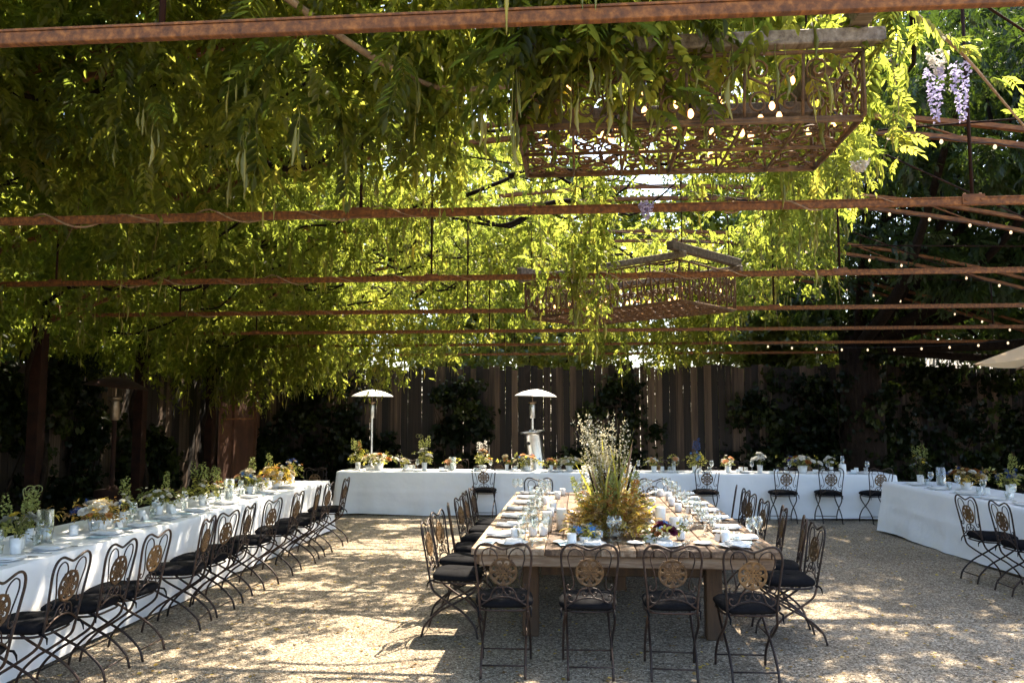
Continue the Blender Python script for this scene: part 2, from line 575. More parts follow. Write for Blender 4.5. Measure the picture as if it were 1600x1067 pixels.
link('loose_gravel', np_mesh('loose_gravel', V, F, 'pebble', rn), kind='stuff')['label'] = 'pale crushed stone gravel lying loose on the ground'
# fallen leaves on the gravel
nl = 2200
ly = 5 + 8 * RNG.random(nl)
lx = (RNG.random(nl) - 0.5) * 9
TVl = np.array([(0, 0, 0), (0.4, 0.45, 0.12), (1, 0, 0.02), (0.4, -0.45, 0.12)])
V, F, rn = scatter(TVl, np.array([(0, 1, 2, 3)]), np.stack([lx, ly, np.full(nl, 0.007)], 1), RNG.random(nl) * 6.28, RNG.normal(0, 0.15, nl), RNG.normal(0, 0.2, nl), 0.02 + 0.02 * RNG.random(nl))
link('fallen_leaves', np_mesh('fallen_leaves', V, F, 'brown_leaf', rn), kind='stuff')['label'] = 'dry brown leaflets fallen on the gravel'

# ------------------------------------------------------------------ fences
FENCE_Y = 17.0


def fence(name, label, origin, rz, length, height, seed, gap=0.012):
    r = random.Random(seed)
    t = thing(name, label, 'fence', origin, rz)
    x = 0.0
    meshes = []
    for w in (0.115, 0.135, 0.15):
        for k in range(2):
            b = MB()
            b.bevel_box((0, 0, 0), (w, 0.022, 1.0), 0.003)
            meshes.append((w, b.mesh('board', 'fence_wood')))
    while x < length:
        w, me = r.choice(meshes)
        h = height + r.uniform(-0.06, 0.06)
        o = link('board', me, t, (x + w / 2, r.uniform(-0.006, 0.006), h / 2))
        o.scale = (1, 1, h)
        o.rotation_euler = (0, r.uniform(-0.006, 0.006), 0)
        x += w + (r.uniform(0.0, 0.002) if r.random() < 0.86 else r.uniform(0.005, gap))
    for z in (0.35, 1.35, height - 0.35):
        b = MB()
        b.bevel_box((length / 2, 0.04, z), (length, 0.038, 0.09), 0.004)
        b.build('rail', 'fence_wood', t)
    return t


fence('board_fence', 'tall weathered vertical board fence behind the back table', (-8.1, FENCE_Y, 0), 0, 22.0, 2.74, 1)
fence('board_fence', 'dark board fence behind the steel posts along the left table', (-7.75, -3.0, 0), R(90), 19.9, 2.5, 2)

# corrugated screen just showing above the fence
t = thing('corrugated_screen', 'pale corrugated metal sheet just showing above the fence', 'screen', (7.6, 18.2, 0))
b = MB()
n = 60
vs_, fs_ = [], []
for i in range(n + 1):
    x = i * 2.6 / n
    yv = 0.035 * math.sin(i * 1.05)
    vs_ += [(x, yv, 0.0), (x, yv, 2.98), (x, yv + 0.004, 2.98), (x, yv + 0.004, 0)]
for i in range(n):
    a = i * 4
    for k in range(4):
        fs_.append((a + k, a + 4 + k, a + 4 + (k + 1) % 4, a + (k + 1) % 4))
b.add(vs_, fs_, True)
b.build('sheet', 'galvanised', t)
b = MB()
for x in (0.1, 2.5):
    b.box((x, 0.09, 1.45), (0.08, 0.08, 2.9))
b.build('support', 'dark_steel', t)

# ------------------------------------------------------------------ pergola
BZ, AC, AH, ARISE, AB = 3.04, 0.8, 7.8, 1.5, 2.93
BAY = 2.45


def arch_z(x):
    return AB + ARISE * (1 - ((x - AC) / AH) ** 2)


perg = thing('pergola', 'rusty steel pergola of straight ties and arched trusses over the courtyard', 'pergola')
for n in range(1, 8):
    Y = BAY * n
    b = MB()
    b.bevel_box((0, 0, 0), (0.03, 2 * AH, 0.042), 0.003)
    b.box((0.006, 0, 0.025), (0.05, 2 * AH, 0.008))
    o = b.build('tie_beam', 'rust_beam', perg, loc=(AC, Y, BZ))
    o.rotation_euler = (0, 0, R(90))
    for kz, nm in ((0.0, 'arch_chord'), (0.15, 'arch_chord')):
        b = MB()
        xs = np.linspace(AC - AH + 0.05, AC + AH - 0.05, 41)
        vs_, fs_ = [], []
        for x in xs:
            z = arch_z(x) + kz
            for dy, dz in ((-0.028, -0.021), (0.028, -0.021), (0.028, 0.021), (-0.028, 0.021)):
                vs_.append((x, Y + dy, z + dz))
        for i in range(40):
            for k in range(4):
                fs_.append((i * 4 + k, i * 4 + (k + 1) % 4, i * 4 + 4 + (k + 1) % 4, i * 4 + 4 + k))
        b.add(vs_, fs_)
        b.build(nm, 'rust_beam', perg)
    xs = np.linspace(AC - AH + 0.2, AC + AH - 0.2, 26)
    for i in range(25):
        a = (xs[i], Y, arch_z(xs[i]) + (0 if i % 2 else 0.15))
        c = (xs[i + 1], Y, arch_z(xs[i + 1]) + (0.15 if i % 2 else 0))
        if i % 2 == 0 and not (-6 < xs[i] < 1.5 and n > 3):
            b = MB()
            b.tube([a, c], 0.011, 4)
            b.build('web_bar', 'rust_beam', perg)
    for x in (-5.12, -1.38, 2.36, 6.1):
        b = MB()
        b.tube([(x, Y, BZ + 0.02), (x, Y, arch_z(x))], 0.011, 5)
        b.build('hanger_rod', 'rust_dark', perg)
        b = MB()                                         # bolted gusset where the rod meets the tie
        b.box((0, -0.0185, 0.012), (0.13, 0.006, 0.062))
        for bx_ in (-0.045, 0.045):
            b.lathe([(0.0, 0.008), (0.007, 0.008), (0.009, 0.0)], 8, c=(bx_, -0.005, 0.044))
            b.box((bx_, -0.024, 0.008), (0.014, 0.006, 0.014))
        if n > 1:
            b.build('gusset_plate', 'rust_beam', perg, loc=(x, Y, BZ))
    for x in (AC - AH, AC + AH):
        if n < 3 and x < 0:
            continue
        b = MB()
        b.bevel_box((0, 0, 0), (0.15, 0.15, BZ + 0.12), 0.006)
        o = b.build('post', 'rust_dark', perg, loc=(x, Y, (BZ + 0.12) / 2))
        b = MB()
        b.box((0, 0, -(BZ + 0.12) / 2 + 0.008), (0.28, 0.28, 0.016))
        b.build('base_plate', 'rust_dark', o)
for n in range(2, 7):
    for xa, xb in ((2.4, 6.0), (6.0, 2.4), (-4.8, -1.4), (-1.4, 2.2)):
        b = MB()
        b.tube([(xa, BAY * n, arch_z(xa) - 0.03), (xb, BAY * (n + 1), arch_z(xb) - 0.03)], 0.009, 5)
        b.build('brace_rod', 'rust_dark', perg)

# rusted steel sheet screen between the last two left posts
t = thing('steel_screen', 'tall rusted sheet steel screen between the far corner posts', 'screen', (-6.93, 14.9, 0))
b = MB()
b.box((0, 1.0, 1.25), (0.008, 1.98, 2.45))
b.build('sheet', 'rust_sheet', t)
for yy in (0.62, 1.72):
    b = MB()
    b.box((0.03, yy, 1.27), (0.045, 0.05, 2.5))
    b.build('upright', 'rust_sheet', t)
b = MB()
b.box((0.075, 0.75, 1.66), (0.04, 1.35, 0.03))
b.build('ledge', 'rust_beam', t)

# ------------------------------------------------------------------ patio heaters
def heater(name, label, loc, tilt, tank, finish):
    t = thing(name, label, 'patio heater', loc, 0, 'mushroom patio heaters')
    b = MB()
    b.lathe([(0.02, 2.235), (0.10, 2.225), (0.25, 2.185), (0.36, 2.135), (0.405, 2.105), (0.412, 2.10), (0.405, 2.098), (0.36, 2.125), (0.25, 2.17), (0.10, 2.21), (0.02, 2.22)], 32)
    d = b.build('dome', 'dome_aluminium' if finish else 'rust_dark', t)
    d.rotation_euler = (0, tilt, 0)
    if not finish:
        d.location = (-2.1 * math.sin(tilt), 0, 0.04)
    b = MB()
    b.lathe([(0.03, 2.0), (0.075, 2.0), (0.085, 1.97), (0.05, 1.94), (0.03, 1.94)], 20)
    b.lathe([(0.012, 1.98), (0.012, 2.2)], 8)
    b.build('reflector', 'bronze_steel', t)
    b = MB()
    b.lathe([(0.055, 1.68), (0.06, 1.69), (0.06, 1.92), (0.055, 1.94)], 20)
    for k in range(6):
        b.lathe([(0.0615, 1.73 + k * 0.03), (0.0625, 1.735 + k * 0.03), (0.0615, 1.74 + k * 0.03)], 20)
    b.build('burner', 'bronze_steel' if not finish else 'heater_steel', t)
    b = MB()
    b.lathe([(0.03, 0.7), (0.03, 1.69)], 16)
    b.build('pole', 'heater_steel' if finish else 'rust_dark', t)
    b = MB()
    if tank:
        b.lathe([(0.0, 1.47), (0.06, 1.47), (0.06, 1.44), (0.235, 1.44), (0.245, 1.425), (0.235, 1.41), (0.175, 1.405), (0.165, 1.35), (0.165, 0.05), (0.19, 0.0)], 28)
    else:
        b.lathe([(0.0, 0.80), (0.06, 0.80), (0.07, 0.76), (0.215, 0.75), (0.22, 0.73), (0.215, 0.05), (0.25, 0.04), (0.25, 0.0)], 28)
    o = b.build('tank_housing', 'heater_steel' if finish else 'rust_dark', t)
    if tank:
        o.rotation_euler = (0, -0.12, 0)
        o.location = (0.17, 0, 0)
        b = MB()
        b.lathe([(0.0, 0.012), (0.03, 0.012), (0.035, 0.0)], 14)
        k = b.build('hole_cover', 'wire_black', o, loc=(-0.09, -0.147, 1.22))
        k.rotation_euler = (R(90), 0, -0.55)
    return t


heater('patio_heater', 'silver mushroom patio heater with slim pole, behind the back table near the steel screen', (-4.05, 15.4, 0), 0.0, False, True)
heater('patio_heater', 'silver mushroom patio heater with wide leaning tank housing, behind the middle of back table', (-0.9, 15.4, 0), 0.03, True, True)
heater('patio_heater', 'dull bronze patio heater with tilted dome, behind the left table', (-6.3, 10.4, 0), 0.10, False, False)

# ------------------------------------------------------------------ chandeliers
def spiral(cx, cy, r, turns, a0, sgn=1, n=9):
    m = int(n * turns) + 1
    return [(cx + r * (1 - 0.82 * i / m) * math.cos(a0 + sgn * 2 * math.pi * turns * i / m), cy + r * (1 - 0.82 * i / m) * math.sin(a0 + sgn * 2 * math.pi * turns * i / m)) for i in range(m + 1)]


def scroll_panel(b, w, h, cell, put, rad, edges=(-1, 1)):
    """S-scrolls and rings filling a w x h panel; put maps panel (u, v) to 3-D."""
    nx = max(1, round(w / cell))
    cw = w / nx
    for i in range(nx):
        cx = -w / 2 + (i + 0.5) * cw
        for sx in (-1, 1):
            for sv in (-1, 1):
                r = min(cw, h) * 0.21
                p = spiral(cx + sx * cw * 0.25, sv * h * 0.25, r, 1.35, math.pi / 2 * (1 - sv) + (0 if sx > 0 else math.pi) + 0.6, sx * sv)
                p = [(cx + sx * 0.02 * cw, -sv * h * 0.02)] + p
                b.tube([put(*q) for q in p], rad, 4)
        b.tube([put(cx + r_ * math.cos(a), r_ * math.sin(a)) for a in np.linspace(0, 2 * math.pi, 9)[:-1] for r_ in (min(cw, h) * 0.10,)], rad, 4, closed=True)
        b.tube([put(cx - cw / 2, -h / 2), put(cx - cw / 2, h / 2)], rad * 1.3, 4)
    for k in edges:
        b.tube([put(-w / 2, k * h / 2), put(w / 2, k * h / 2)], rad * 1.6, 4)
    b.tube([put(w / 2, -h / 2), put(w / 2, h / 2)], rad * 1.3, 4)


def chandelier(label, loc, rz, W, D, Hh, cell, seed, zsus):
    r = random.Random(seed)
    t = thing('chandelier', label, 'chandelier', loc, rz, 'wrought iron lantern chandeliers')
    rad = 0.0058 if W < 1.7 else 0.0078
    inset = 0.04
    for sy in (-1, 1):
        b = MB()
        scroll_panel(b, W, Hh, cell, lambda a, c, sy=sy: (a, sy * D / 2 - sy * 0.0 + (-sy * inset * (0.5 - c / Hh)), Hh / 2 + c), rad)
        b.build('scroll_panel', 'rust_scroll', t)
    for sx in (-1, 1):
        b = MB()
        scroll_panel(b, D, Hh, cell, lambda a, c, sx=sx: (sx * W / 2, a, Hh / 2 + c), rad)
        b.build('scroll_panel', 'rust_scroll', t)
    nb = 2 if W < 1.7 else 3
    for k in range(nb):
        y0 = -D / 2 + inset + (k + 0.5) * (D - 2 * inset) / nb
        b = MB()
        scroll_panel(b, W, (D - 2 * inset) / nb, cell, lambda a, c, y0=y0, k=k: (a, y0 + c, -0.013 - 0.001 * k), rad, (-1, 1) if k == 0 else (1,))
        b.build('bottom_grille', 'rust_scroll', t)
    for sx in (-1, 0, 1):
        b = MB()
        b.tube([(sx * W / 2, -D / 2 + inset, -0.003), (sx * W / 2, D / 2 - inset, -0.003)], 0.012, 4)
        b.build('cross_bar', 'rust_scroll', t)
    for sy in (-1, 1):                                   # weathered timber rails carrying the basket
        b = MB()
        b.bevel_box((0, 0, 0), (0.06, W + 0.16, 0.06), 0.005)
        o = b.build('timber_rail', 'grey_timber', t, loc=(0, sy * (D / 2 + 0.01), Hh + 0.05))
        o.rotation_euler = (0, 0, R(90))
    for sx in (-1, 1):
        b = MB()
        b.bevel_box((0, 0, 0), (0.075, D + 0.26, 0.085), 0.005)
        b.build('timber_cross_piece', 'grey_timber', t, loc=(sx * (W / 2 - 0.02), 0, Hh + 0.132))
    for sx in (-1, 1):
        for sy in (-1, 1):
            b = MB()
            b.tube([(sx * (W / 2 - 0.02), sy * D * 0.42, Hh + 0.15), (sx * (W / 2 - 0.02), sy * D * 0.42, zsus - loc[2])], 0.006, 5)
            b.build('hanger_rod', 'rust_dark', t)
    me = MB()
    me.lathe([(0.004, 0.04), (0.012, 0.035), (0.022, 0.012), (0.02, -0.008), (0.009, -0.022), (0.002, -0.026)], 10)
    bm_ = me.mesh('bulb', 'warm_bulb')
    me = MB()
    me.lathe([(0.012, 0.04), (0.014, 0.075), (0.004, 0.08)], 8)
    sm_ = me.mesh('socket', 'wire_black')
    nxb = 9 if W < 1.7 else 11
    for i in range(nxb):
        for j in range(3):
            o = link('bulb', bm_, t, (-W / 2 + (i + 0.5 + r.uniform(-0.25, 0.25)) * W / nxb, -D / 2 + 0.06 + (j + 0.5) * (D - 0.12) / 3 + r.uniform(-0.05, 0.05), r.choice((0.035, 0.06, 0.12, 0.19))))
            link('socket', sm_, o)
            o.scale = (0.62, 0.62, 0.62)
    return t


chandelier('rusty scrolled iron lantern basket with timber rails and lit bulbs, hanging closest overhead', (0.45, 3.57, 2.975), 0, 1.40, 0.74, 0.26, 0.24, 3, 4.3)
chandelier('rusty scrolled iron lantern basket hanging askew farther back above the wooden table', (0.54, 8.99, 2.89), R(-39.7), 2.1, 1.1, 0.40, 0.175, 4, 4.35)

# ------------------------------------------------------------------ string lights on the arches
me = MB()
me.lathe([(0.003, 0.022), (0.009, 0.02), (0.016, 0.004), (0.015, -0.009), (0.007, -0.018), (0.002, -0.02)], 10)
BULB = me.mesh('bulb', 'pale_bulb')
for n, x0, x1, lab in ((3, 1.9, 5.2, 'third'), (4, 1.9, 6.6, 'fourth'), (5, 1.6, 7.6, 'fifth'), (6, 1.6, 8.2, 'sixth')):
    Y = BAY * n
    t = thing('string_light', f'string of small round bulbs along the {lab} pergola arch', 'string lights', (0, 0, 0), 0, 'string lights on the pergola')
    xs = np.arange(x0, x1, 0.46)
    pts = []
    for x in xs:
        pts.append((x, Y - 0.04, arch_z(x) - 0.02))
        pts.append((x + 0.23, Y - 0.04, arch_z(x + 0.23) - 0.045))
    b = MB()
    b.tube(pts, 0.004, 4)
    b.build('wire', 'wire_black', t)
    for x in xs:
        link('bulb', BULB, t, (x, Y - 0.04, arch_z(x) - 0.06))
# one swagged string nearer the tree
for k, (a, c, lab) in enumerate((((3.0, 14.7, 3.05), (8.3, 12.6, 3.1), 'string of small round bulbs swagged below the big tree'),)):
    t = thing('string_light', lab, 'string lights', (0, 0, 0), 0, 'string lights on the pergola')
    pts = [(a[0] + (c[0] - a[0]) * q, a[1] + (c[1] - a[1]) * q, a[2] + (c[2] - a[2]) * q - 0.5 * 4 * q * (1 - q) * 0.4) for q in np.linspace(0, 1, 15)]
    b = MB()
    b.tube(pts, 0.004, 4)
    b.build('wire', 'wire_black', t)
    for p in pts[1:-1]:
        link('bulb', BULB, t, (p[0], p[1], p[2] - 0.04))

# ------------------------------------------------------------------ trees
def branch_path(p, d, L, n, r, wob=0.25):
    pts = [np.array(p, float)]
    d = np.array(d, float)
    for i in range(n):
        d = d + np.array([r.uniform(-wob, wob), r.uniform(-wob, wob), r.uniform(-wob * 0.4, wob * 0.7)])
        d /= np.linalg.norm(d)
        pts.append(pts[-1] + d * L / n)
    return pts


def tree(name, label, loc, trunk_h, trunk_r, blobs, leaf, n_leaf, template, scale, seed, lim=None, group=None, shell=0.55):
    """Trunk with limbs reaching into ellipsoid clumps; leaves fill each clump unevenly, denser towards its skin."""
    r = random.Random(seed)
    q = np.random.default_rng(seed)
    t = thing(name, label, 'tree', loc, 0, group)
    b = MB()
    top = np.array([0, 0, trunk_h])
    b.tube([(0, 0, -0.05), (0.02, 0, 0.25), (0.05, 0.03, trunk_h * 0.5), tuple(top)], [trunk_r * 1.35, trunk_r * 1.05, trunk_r * 0.95, trunk_r * 0.85], 12)
    b.build('trunk', 'bark', t)
    for c, rad in blobs:
        c = np.array(c, float)
        d = c - top
        L = np.linalg.norm(d)
        mid = top + d * 0.5 + np.array([r.uniform(-0.3, 0.3), r.uniform(-0.3, 0.3), -0.1 * L])
        b = MB()
        k0 = trunk_r * r.uniform(0.2, 0.38)
        b.tube(spline([tuple(top - [0, 0, 0.25]), tuple(mid), tuple(c)], 5), list(np.linspace(k0, 0.03, 11)), 7)
        for _ in range(5):
            pp = branch_path(top + d * r.uniform(0.4, 1.0), (r.uniform(-1, 1), r.uniform(-1, 1), r.uniform(-0.3, 0.8)), max(rad) * 0.9, 5, r)
            b.tube(pp, list(np.linspace(0.035, 0.006, 6)), 5)
        b.build('limb', 'bark', t)
    tot = sum(np.prod(rd) ** (2 / 3) for _, rd in blobs)
    P, B = [], []
    for c, rad in blobs:
        m = int(n_leaf * np.prod(rad) ** (2 / 3) / tot)
        nc = max(6, m // 45)                       # leaf sprays gathered round twig ends
        dirs = q.normal(size=(nc, 3))
        dirs /= np.linalg.norm(dirs, axis=1)[:, None]
        rr = shell + (1 - shell) * q.random(nc) ** 0.7
        cen = dirs * rr[:, None] * rad + c
        idx = q.integers(0, nc, m)
        P.append(cen[idx] + q.normal(size=(m, 3)) * (0.16 * np.mean(rad)) * np.array([1, 1, 0.7]))
        B.append(np.clip(0.25 + 0.5 * q.random(nc)[idx] + 0.25 * (q.random(m) - 0.5), 0, 1))
    P, B = np.concatenate(P), np.concatenate(B)
    if lim is not None:
        k = lim(P + np.array(loc))
        P, B = P[k], B[k]
    m = len(P)
    V, F, rn = scatter(template[0], template[1], P, q.random(m) * 6.28, q.normal(0.35, 0.5, m), q.normal(0, 0.5, m), scale * (0.75 + 0.5 * q.random(m)), B)
    link('crown', np_mesh('crown', V, F, leaf, rn), t)
    return t


# single broad leaves in a spray of five
def spray(n, L, w, seed):
    r = np.random.default_rng(seed)
    V, F = [], []
    for i in range(n):
        a = r.uniform(-1.3, 1.3)
        d = np.array([math.cos(a), math.sin(a), r.uniform(-0.7, 0.3)])
        d /= np.linalg.norm(d)
        s_ = np.cross(d, [0, 0, 1.0])
        s_ /= np.linalg.norm(s_)
        up = np.cross(s_, d)
        b = np.array([r.uniform(-0.4, 0.8) * L, r.uniform(-0.5, 0.5) * L, r.uniform(-0.4, 0.4) * L])
        o = len(V)
        V += [b, b + d * L * 0.45 + s_ * w / 2 + up * L * 0.06, b + d * L - up * L * 0.1, b + d * L * 0.45 - s_ * w / 2 + up * L * 0.06]
        F.append((o, o + 1, o + 2, o + 3))
    return np.array(V), np.array(F)


PIN_TREE = pinnate(7, 0.42, 0.10, 0.030, False, 5, 0.35)
SPRAY = spray(5, 0.11, 0.055, 3)

# the big dark tree rising at the right in front of the fence
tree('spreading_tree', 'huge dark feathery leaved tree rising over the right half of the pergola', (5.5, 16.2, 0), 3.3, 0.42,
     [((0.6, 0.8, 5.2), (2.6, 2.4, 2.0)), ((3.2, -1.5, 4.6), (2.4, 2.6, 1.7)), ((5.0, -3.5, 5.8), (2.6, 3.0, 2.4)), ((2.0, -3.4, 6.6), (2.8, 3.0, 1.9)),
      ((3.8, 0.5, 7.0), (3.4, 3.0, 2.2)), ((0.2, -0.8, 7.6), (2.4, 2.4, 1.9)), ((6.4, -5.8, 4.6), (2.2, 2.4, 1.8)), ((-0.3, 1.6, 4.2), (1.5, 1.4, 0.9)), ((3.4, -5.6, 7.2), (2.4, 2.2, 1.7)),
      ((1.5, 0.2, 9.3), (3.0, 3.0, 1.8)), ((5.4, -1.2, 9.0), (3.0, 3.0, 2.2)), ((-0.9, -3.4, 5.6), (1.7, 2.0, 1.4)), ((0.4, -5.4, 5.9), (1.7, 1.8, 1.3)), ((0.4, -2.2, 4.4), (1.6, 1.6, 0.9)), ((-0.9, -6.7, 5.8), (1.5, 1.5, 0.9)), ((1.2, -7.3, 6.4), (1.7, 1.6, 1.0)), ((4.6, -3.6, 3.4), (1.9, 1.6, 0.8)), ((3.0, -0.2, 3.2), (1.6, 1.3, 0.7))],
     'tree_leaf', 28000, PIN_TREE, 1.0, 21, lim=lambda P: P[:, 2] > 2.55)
# trees beyond the fence
k = 0
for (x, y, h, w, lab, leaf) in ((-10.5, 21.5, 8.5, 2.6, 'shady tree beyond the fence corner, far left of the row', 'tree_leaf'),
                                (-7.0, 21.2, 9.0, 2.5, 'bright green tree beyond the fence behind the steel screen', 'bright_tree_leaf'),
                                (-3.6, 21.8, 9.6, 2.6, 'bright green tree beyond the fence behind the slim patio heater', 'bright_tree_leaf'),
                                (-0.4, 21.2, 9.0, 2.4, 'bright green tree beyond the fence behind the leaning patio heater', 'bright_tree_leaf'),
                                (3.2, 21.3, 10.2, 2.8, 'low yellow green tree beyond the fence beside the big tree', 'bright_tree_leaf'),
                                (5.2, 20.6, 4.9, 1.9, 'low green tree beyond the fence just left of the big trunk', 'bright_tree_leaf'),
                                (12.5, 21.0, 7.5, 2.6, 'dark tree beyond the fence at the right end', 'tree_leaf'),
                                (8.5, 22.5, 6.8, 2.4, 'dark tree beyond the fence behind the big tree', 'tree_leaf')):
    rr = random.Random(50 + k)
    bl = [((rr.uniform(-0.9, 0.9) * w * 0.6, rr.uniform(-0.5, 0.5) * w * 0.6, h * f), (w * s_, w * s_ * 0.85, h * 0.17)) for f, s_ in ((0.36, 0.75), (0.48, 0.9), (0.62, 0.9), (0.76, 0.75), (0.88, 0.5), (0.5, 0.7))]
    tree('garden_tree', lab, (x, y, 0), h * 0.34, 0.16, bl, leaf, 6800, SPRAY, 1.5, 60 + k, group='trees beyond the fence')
    k += 1

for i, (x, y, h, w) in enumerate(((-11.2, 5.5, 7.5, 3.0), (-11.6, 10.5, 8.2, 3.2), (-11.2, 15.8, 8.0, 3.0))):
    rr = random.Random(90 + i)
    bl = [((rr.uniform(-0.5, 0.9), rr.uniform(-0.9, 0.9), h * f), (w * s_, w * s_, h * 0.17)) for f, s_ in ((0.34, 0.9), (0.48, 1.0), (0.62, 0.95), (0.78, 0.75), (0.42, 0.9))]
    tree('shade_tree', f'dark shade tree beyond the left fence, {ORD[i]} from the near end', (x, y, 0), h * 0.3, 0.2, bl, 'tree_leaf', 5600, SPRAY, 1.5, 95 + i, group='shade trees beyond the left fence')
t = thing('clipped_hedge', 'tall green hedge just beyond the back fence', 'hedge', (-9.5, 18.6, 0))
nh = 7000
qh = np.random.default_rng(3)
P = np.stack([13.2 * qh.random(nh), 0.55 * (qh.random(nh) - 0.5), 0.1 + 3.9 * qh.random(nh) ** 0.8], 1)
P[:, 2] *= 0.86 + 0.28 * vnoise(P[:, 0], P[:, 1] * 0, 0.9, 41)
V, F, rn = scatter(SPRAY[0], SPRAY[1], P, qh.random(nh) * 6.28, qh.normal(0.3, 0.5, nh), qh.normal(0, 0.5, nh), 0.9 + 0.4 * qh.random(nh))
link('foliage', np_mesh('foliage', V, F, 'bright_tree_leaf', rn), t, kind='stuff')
for i in range(9):
    b = MB()
    b.tube(branch_path((0.7 + 1.5 * i, 0, 0), (0, 0, 1), 3.2, 6, random.Random(i), 0.1), list(np.linspace(0.05, 0.015, 7)), 6)
    b.build('stem', 'bark', t)

# ivy and shrubs grown up the fence
IVY = spray(4, 0.075, 0.065, 8)


def climber(name, label, loc, w, d, h, n, leaf, seed, cat='shrub', group='climbers along the fence'):
    q = np.random.default_rng(seed)
    t = thing(name, label, cat, loc, 0, group)
    b = MB()
    r = random.Random(seed)
    for _ in range(5):
        x = r.uniform(-w * 0.25, w * 0.25)
        pp = branch_path((x, 0, 0), (r.uniform(-0.3, 0.3), 0.05, 1), h * 0.85, 7, r, 0.2)
        pp = [np.array([p[0], max(-d * 0.4, min(d * 0.4, p[1])), p[2]]) for p in pp]
        b.tube(pp, list(np.linspace(0.018, 0.004, 8)), 5)
    b.build('stem', 'bark', t)
    nc = max(10, n // 30)
    z = q.random(nc) ** 0.85 * h
    ww = w / 2 * (0.55 + 0.45 * np.sin(math.pi * np.clip(z / h * 0.8 + 0.15, 0, 1))) * (0.75 + 0.5 * q.random(nc))
    cen = np.stack([(q.random(nc) * 2 - 1) * ww, (q.random(nc) - 0.5) * d, z], 1)
    idx = q.integers(0, nc, n)
    P = cen[idx] + q.normal(size=(n, 3)) * [0.13, 0.06, 0.12]
    P[:, 2] = np.clip(P[:, 2], 0.03, None)
    P[:, 1] = np.clip(P[:, 1], -d * 0.7, d * 0.5)
    V, F, rn = scatter(IVY[0], IVY[1], P, q.random(n) * 6.28, q.normal(0.6, 0.5, n), q.normal(0, 0.5, n), 0.8 + 0.5 * q.random(n), q.random(nc)[idx])
    link('foliage', np_mesh('foliage', V, F, leaf, rn), t, kind='stuff')
    return t


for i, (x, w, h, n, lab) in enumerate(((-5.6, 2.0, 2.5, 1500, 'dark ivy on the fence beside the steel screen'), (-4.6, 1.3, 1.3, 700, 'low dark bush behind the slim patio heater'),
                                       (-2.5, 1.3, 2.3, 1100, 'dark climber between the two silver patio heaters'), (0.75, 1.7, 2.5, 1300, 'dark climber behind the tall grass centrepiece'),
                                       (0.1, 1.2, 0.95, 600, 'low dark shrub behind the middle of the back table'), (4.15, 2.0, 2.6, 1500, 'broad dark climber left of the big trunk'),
                                       (6.9, 2.4, 2.6, 2000, 'added dark climber deepening the shade right of the big trunk'), (9.0, 2.6, 2.6, 2200, 'added dark climber deepening the shade at the right end of the back fence'), (5.2, 1.6, 2.4, 1300, 'added dark climber deepening the shade behind the big trunk'), (-6.6, 1.0, 1.2, 500, 'low bush at the foot of the fence corner'))):  # the ones right of and behind the trunk are added to darken the fence
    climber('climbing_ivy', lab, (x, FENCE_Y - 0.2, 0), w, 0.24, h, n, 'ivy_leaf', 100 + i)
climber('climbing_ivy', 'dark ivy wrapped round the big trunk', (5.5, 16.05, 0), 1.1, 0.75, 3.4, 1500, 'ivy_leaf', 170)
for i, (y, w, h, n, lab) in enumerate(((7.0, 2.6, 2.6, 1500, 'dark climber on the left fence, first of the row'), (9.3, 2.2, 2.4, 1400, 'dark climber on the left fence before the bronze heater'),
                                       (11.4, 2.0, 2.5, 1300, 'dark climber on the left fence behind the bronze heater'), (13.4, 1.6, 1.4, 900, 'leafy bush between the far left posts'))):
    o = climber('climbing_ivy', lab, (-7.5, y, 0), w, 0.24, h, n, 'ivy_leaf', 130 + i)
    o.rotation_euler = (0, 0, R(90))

# patio umbrella at the right edge
t = thing('patio_umbrella', 'beige cloth patio umbrella reaching in at the right edge', 'umbrella', (6.02, 8.75, 0))
for k in range(8):
    a0, a1 = 2 * math.pi * (k + 0.5) / 8, 2 * math.pi * (k + 1.5) / 8
    b = MB()
    vs_, fs_ = [], []
    for i in range(6):
        q = i / 5
        for j in range(5):
            a = a0 + (a1 - a0) * j / 4
            rr = 1.70 * q * (1 - 0.085 * math.sin(math.pi * j / 4) - 0 * q)
            vs_.append((rr * math.cos(a), rr * math.sin(a), 2.95 - 0.62 * q ** 1.1 - 0.02 * math.sin(math.pi * j / 4) * q))
    for i in range(5):
        for j in range(4):
            fs_.append((i * 5 + j, i * 5 + j + 1, i * 5 + 6 + j, i * 5 + 5 + j))
    b.add(vs_, fs_, True)
    o = b.build('canopy_panel', 'umbrella_fabric', t)
    rnd_attr(o.data, 0.5)
    b = MB()
    b.tube([(0, 0, 2.9), (1.68 * math.cos(a0), 1.68 * math.sin(a0), 2.31)], 0.009, 5)
    b.build('rib', 'umbrella_pole_paint', t)
b = MB()
b.lathe([(0.024, 0.0), (0.024, 2.98), (0.04, 2.99), (0.03, 3.06), (0.0, 3.07)], 14)
b.build('pole', 'umbrella_pole_paint', t)
b = MB()
b.lathe([(0.30, 0.0), (0.30, 0.05), (0.05, 0.09), (0.05, 0.3)], 24)
b.build('base', 'dark_steel', t)

# ------------------------------------------------------------------ wisteria over the pergola
vine = thing('wisteria_vine', 'dense green wisteria with hanging pods covering the pergola roof', 'wisteria')


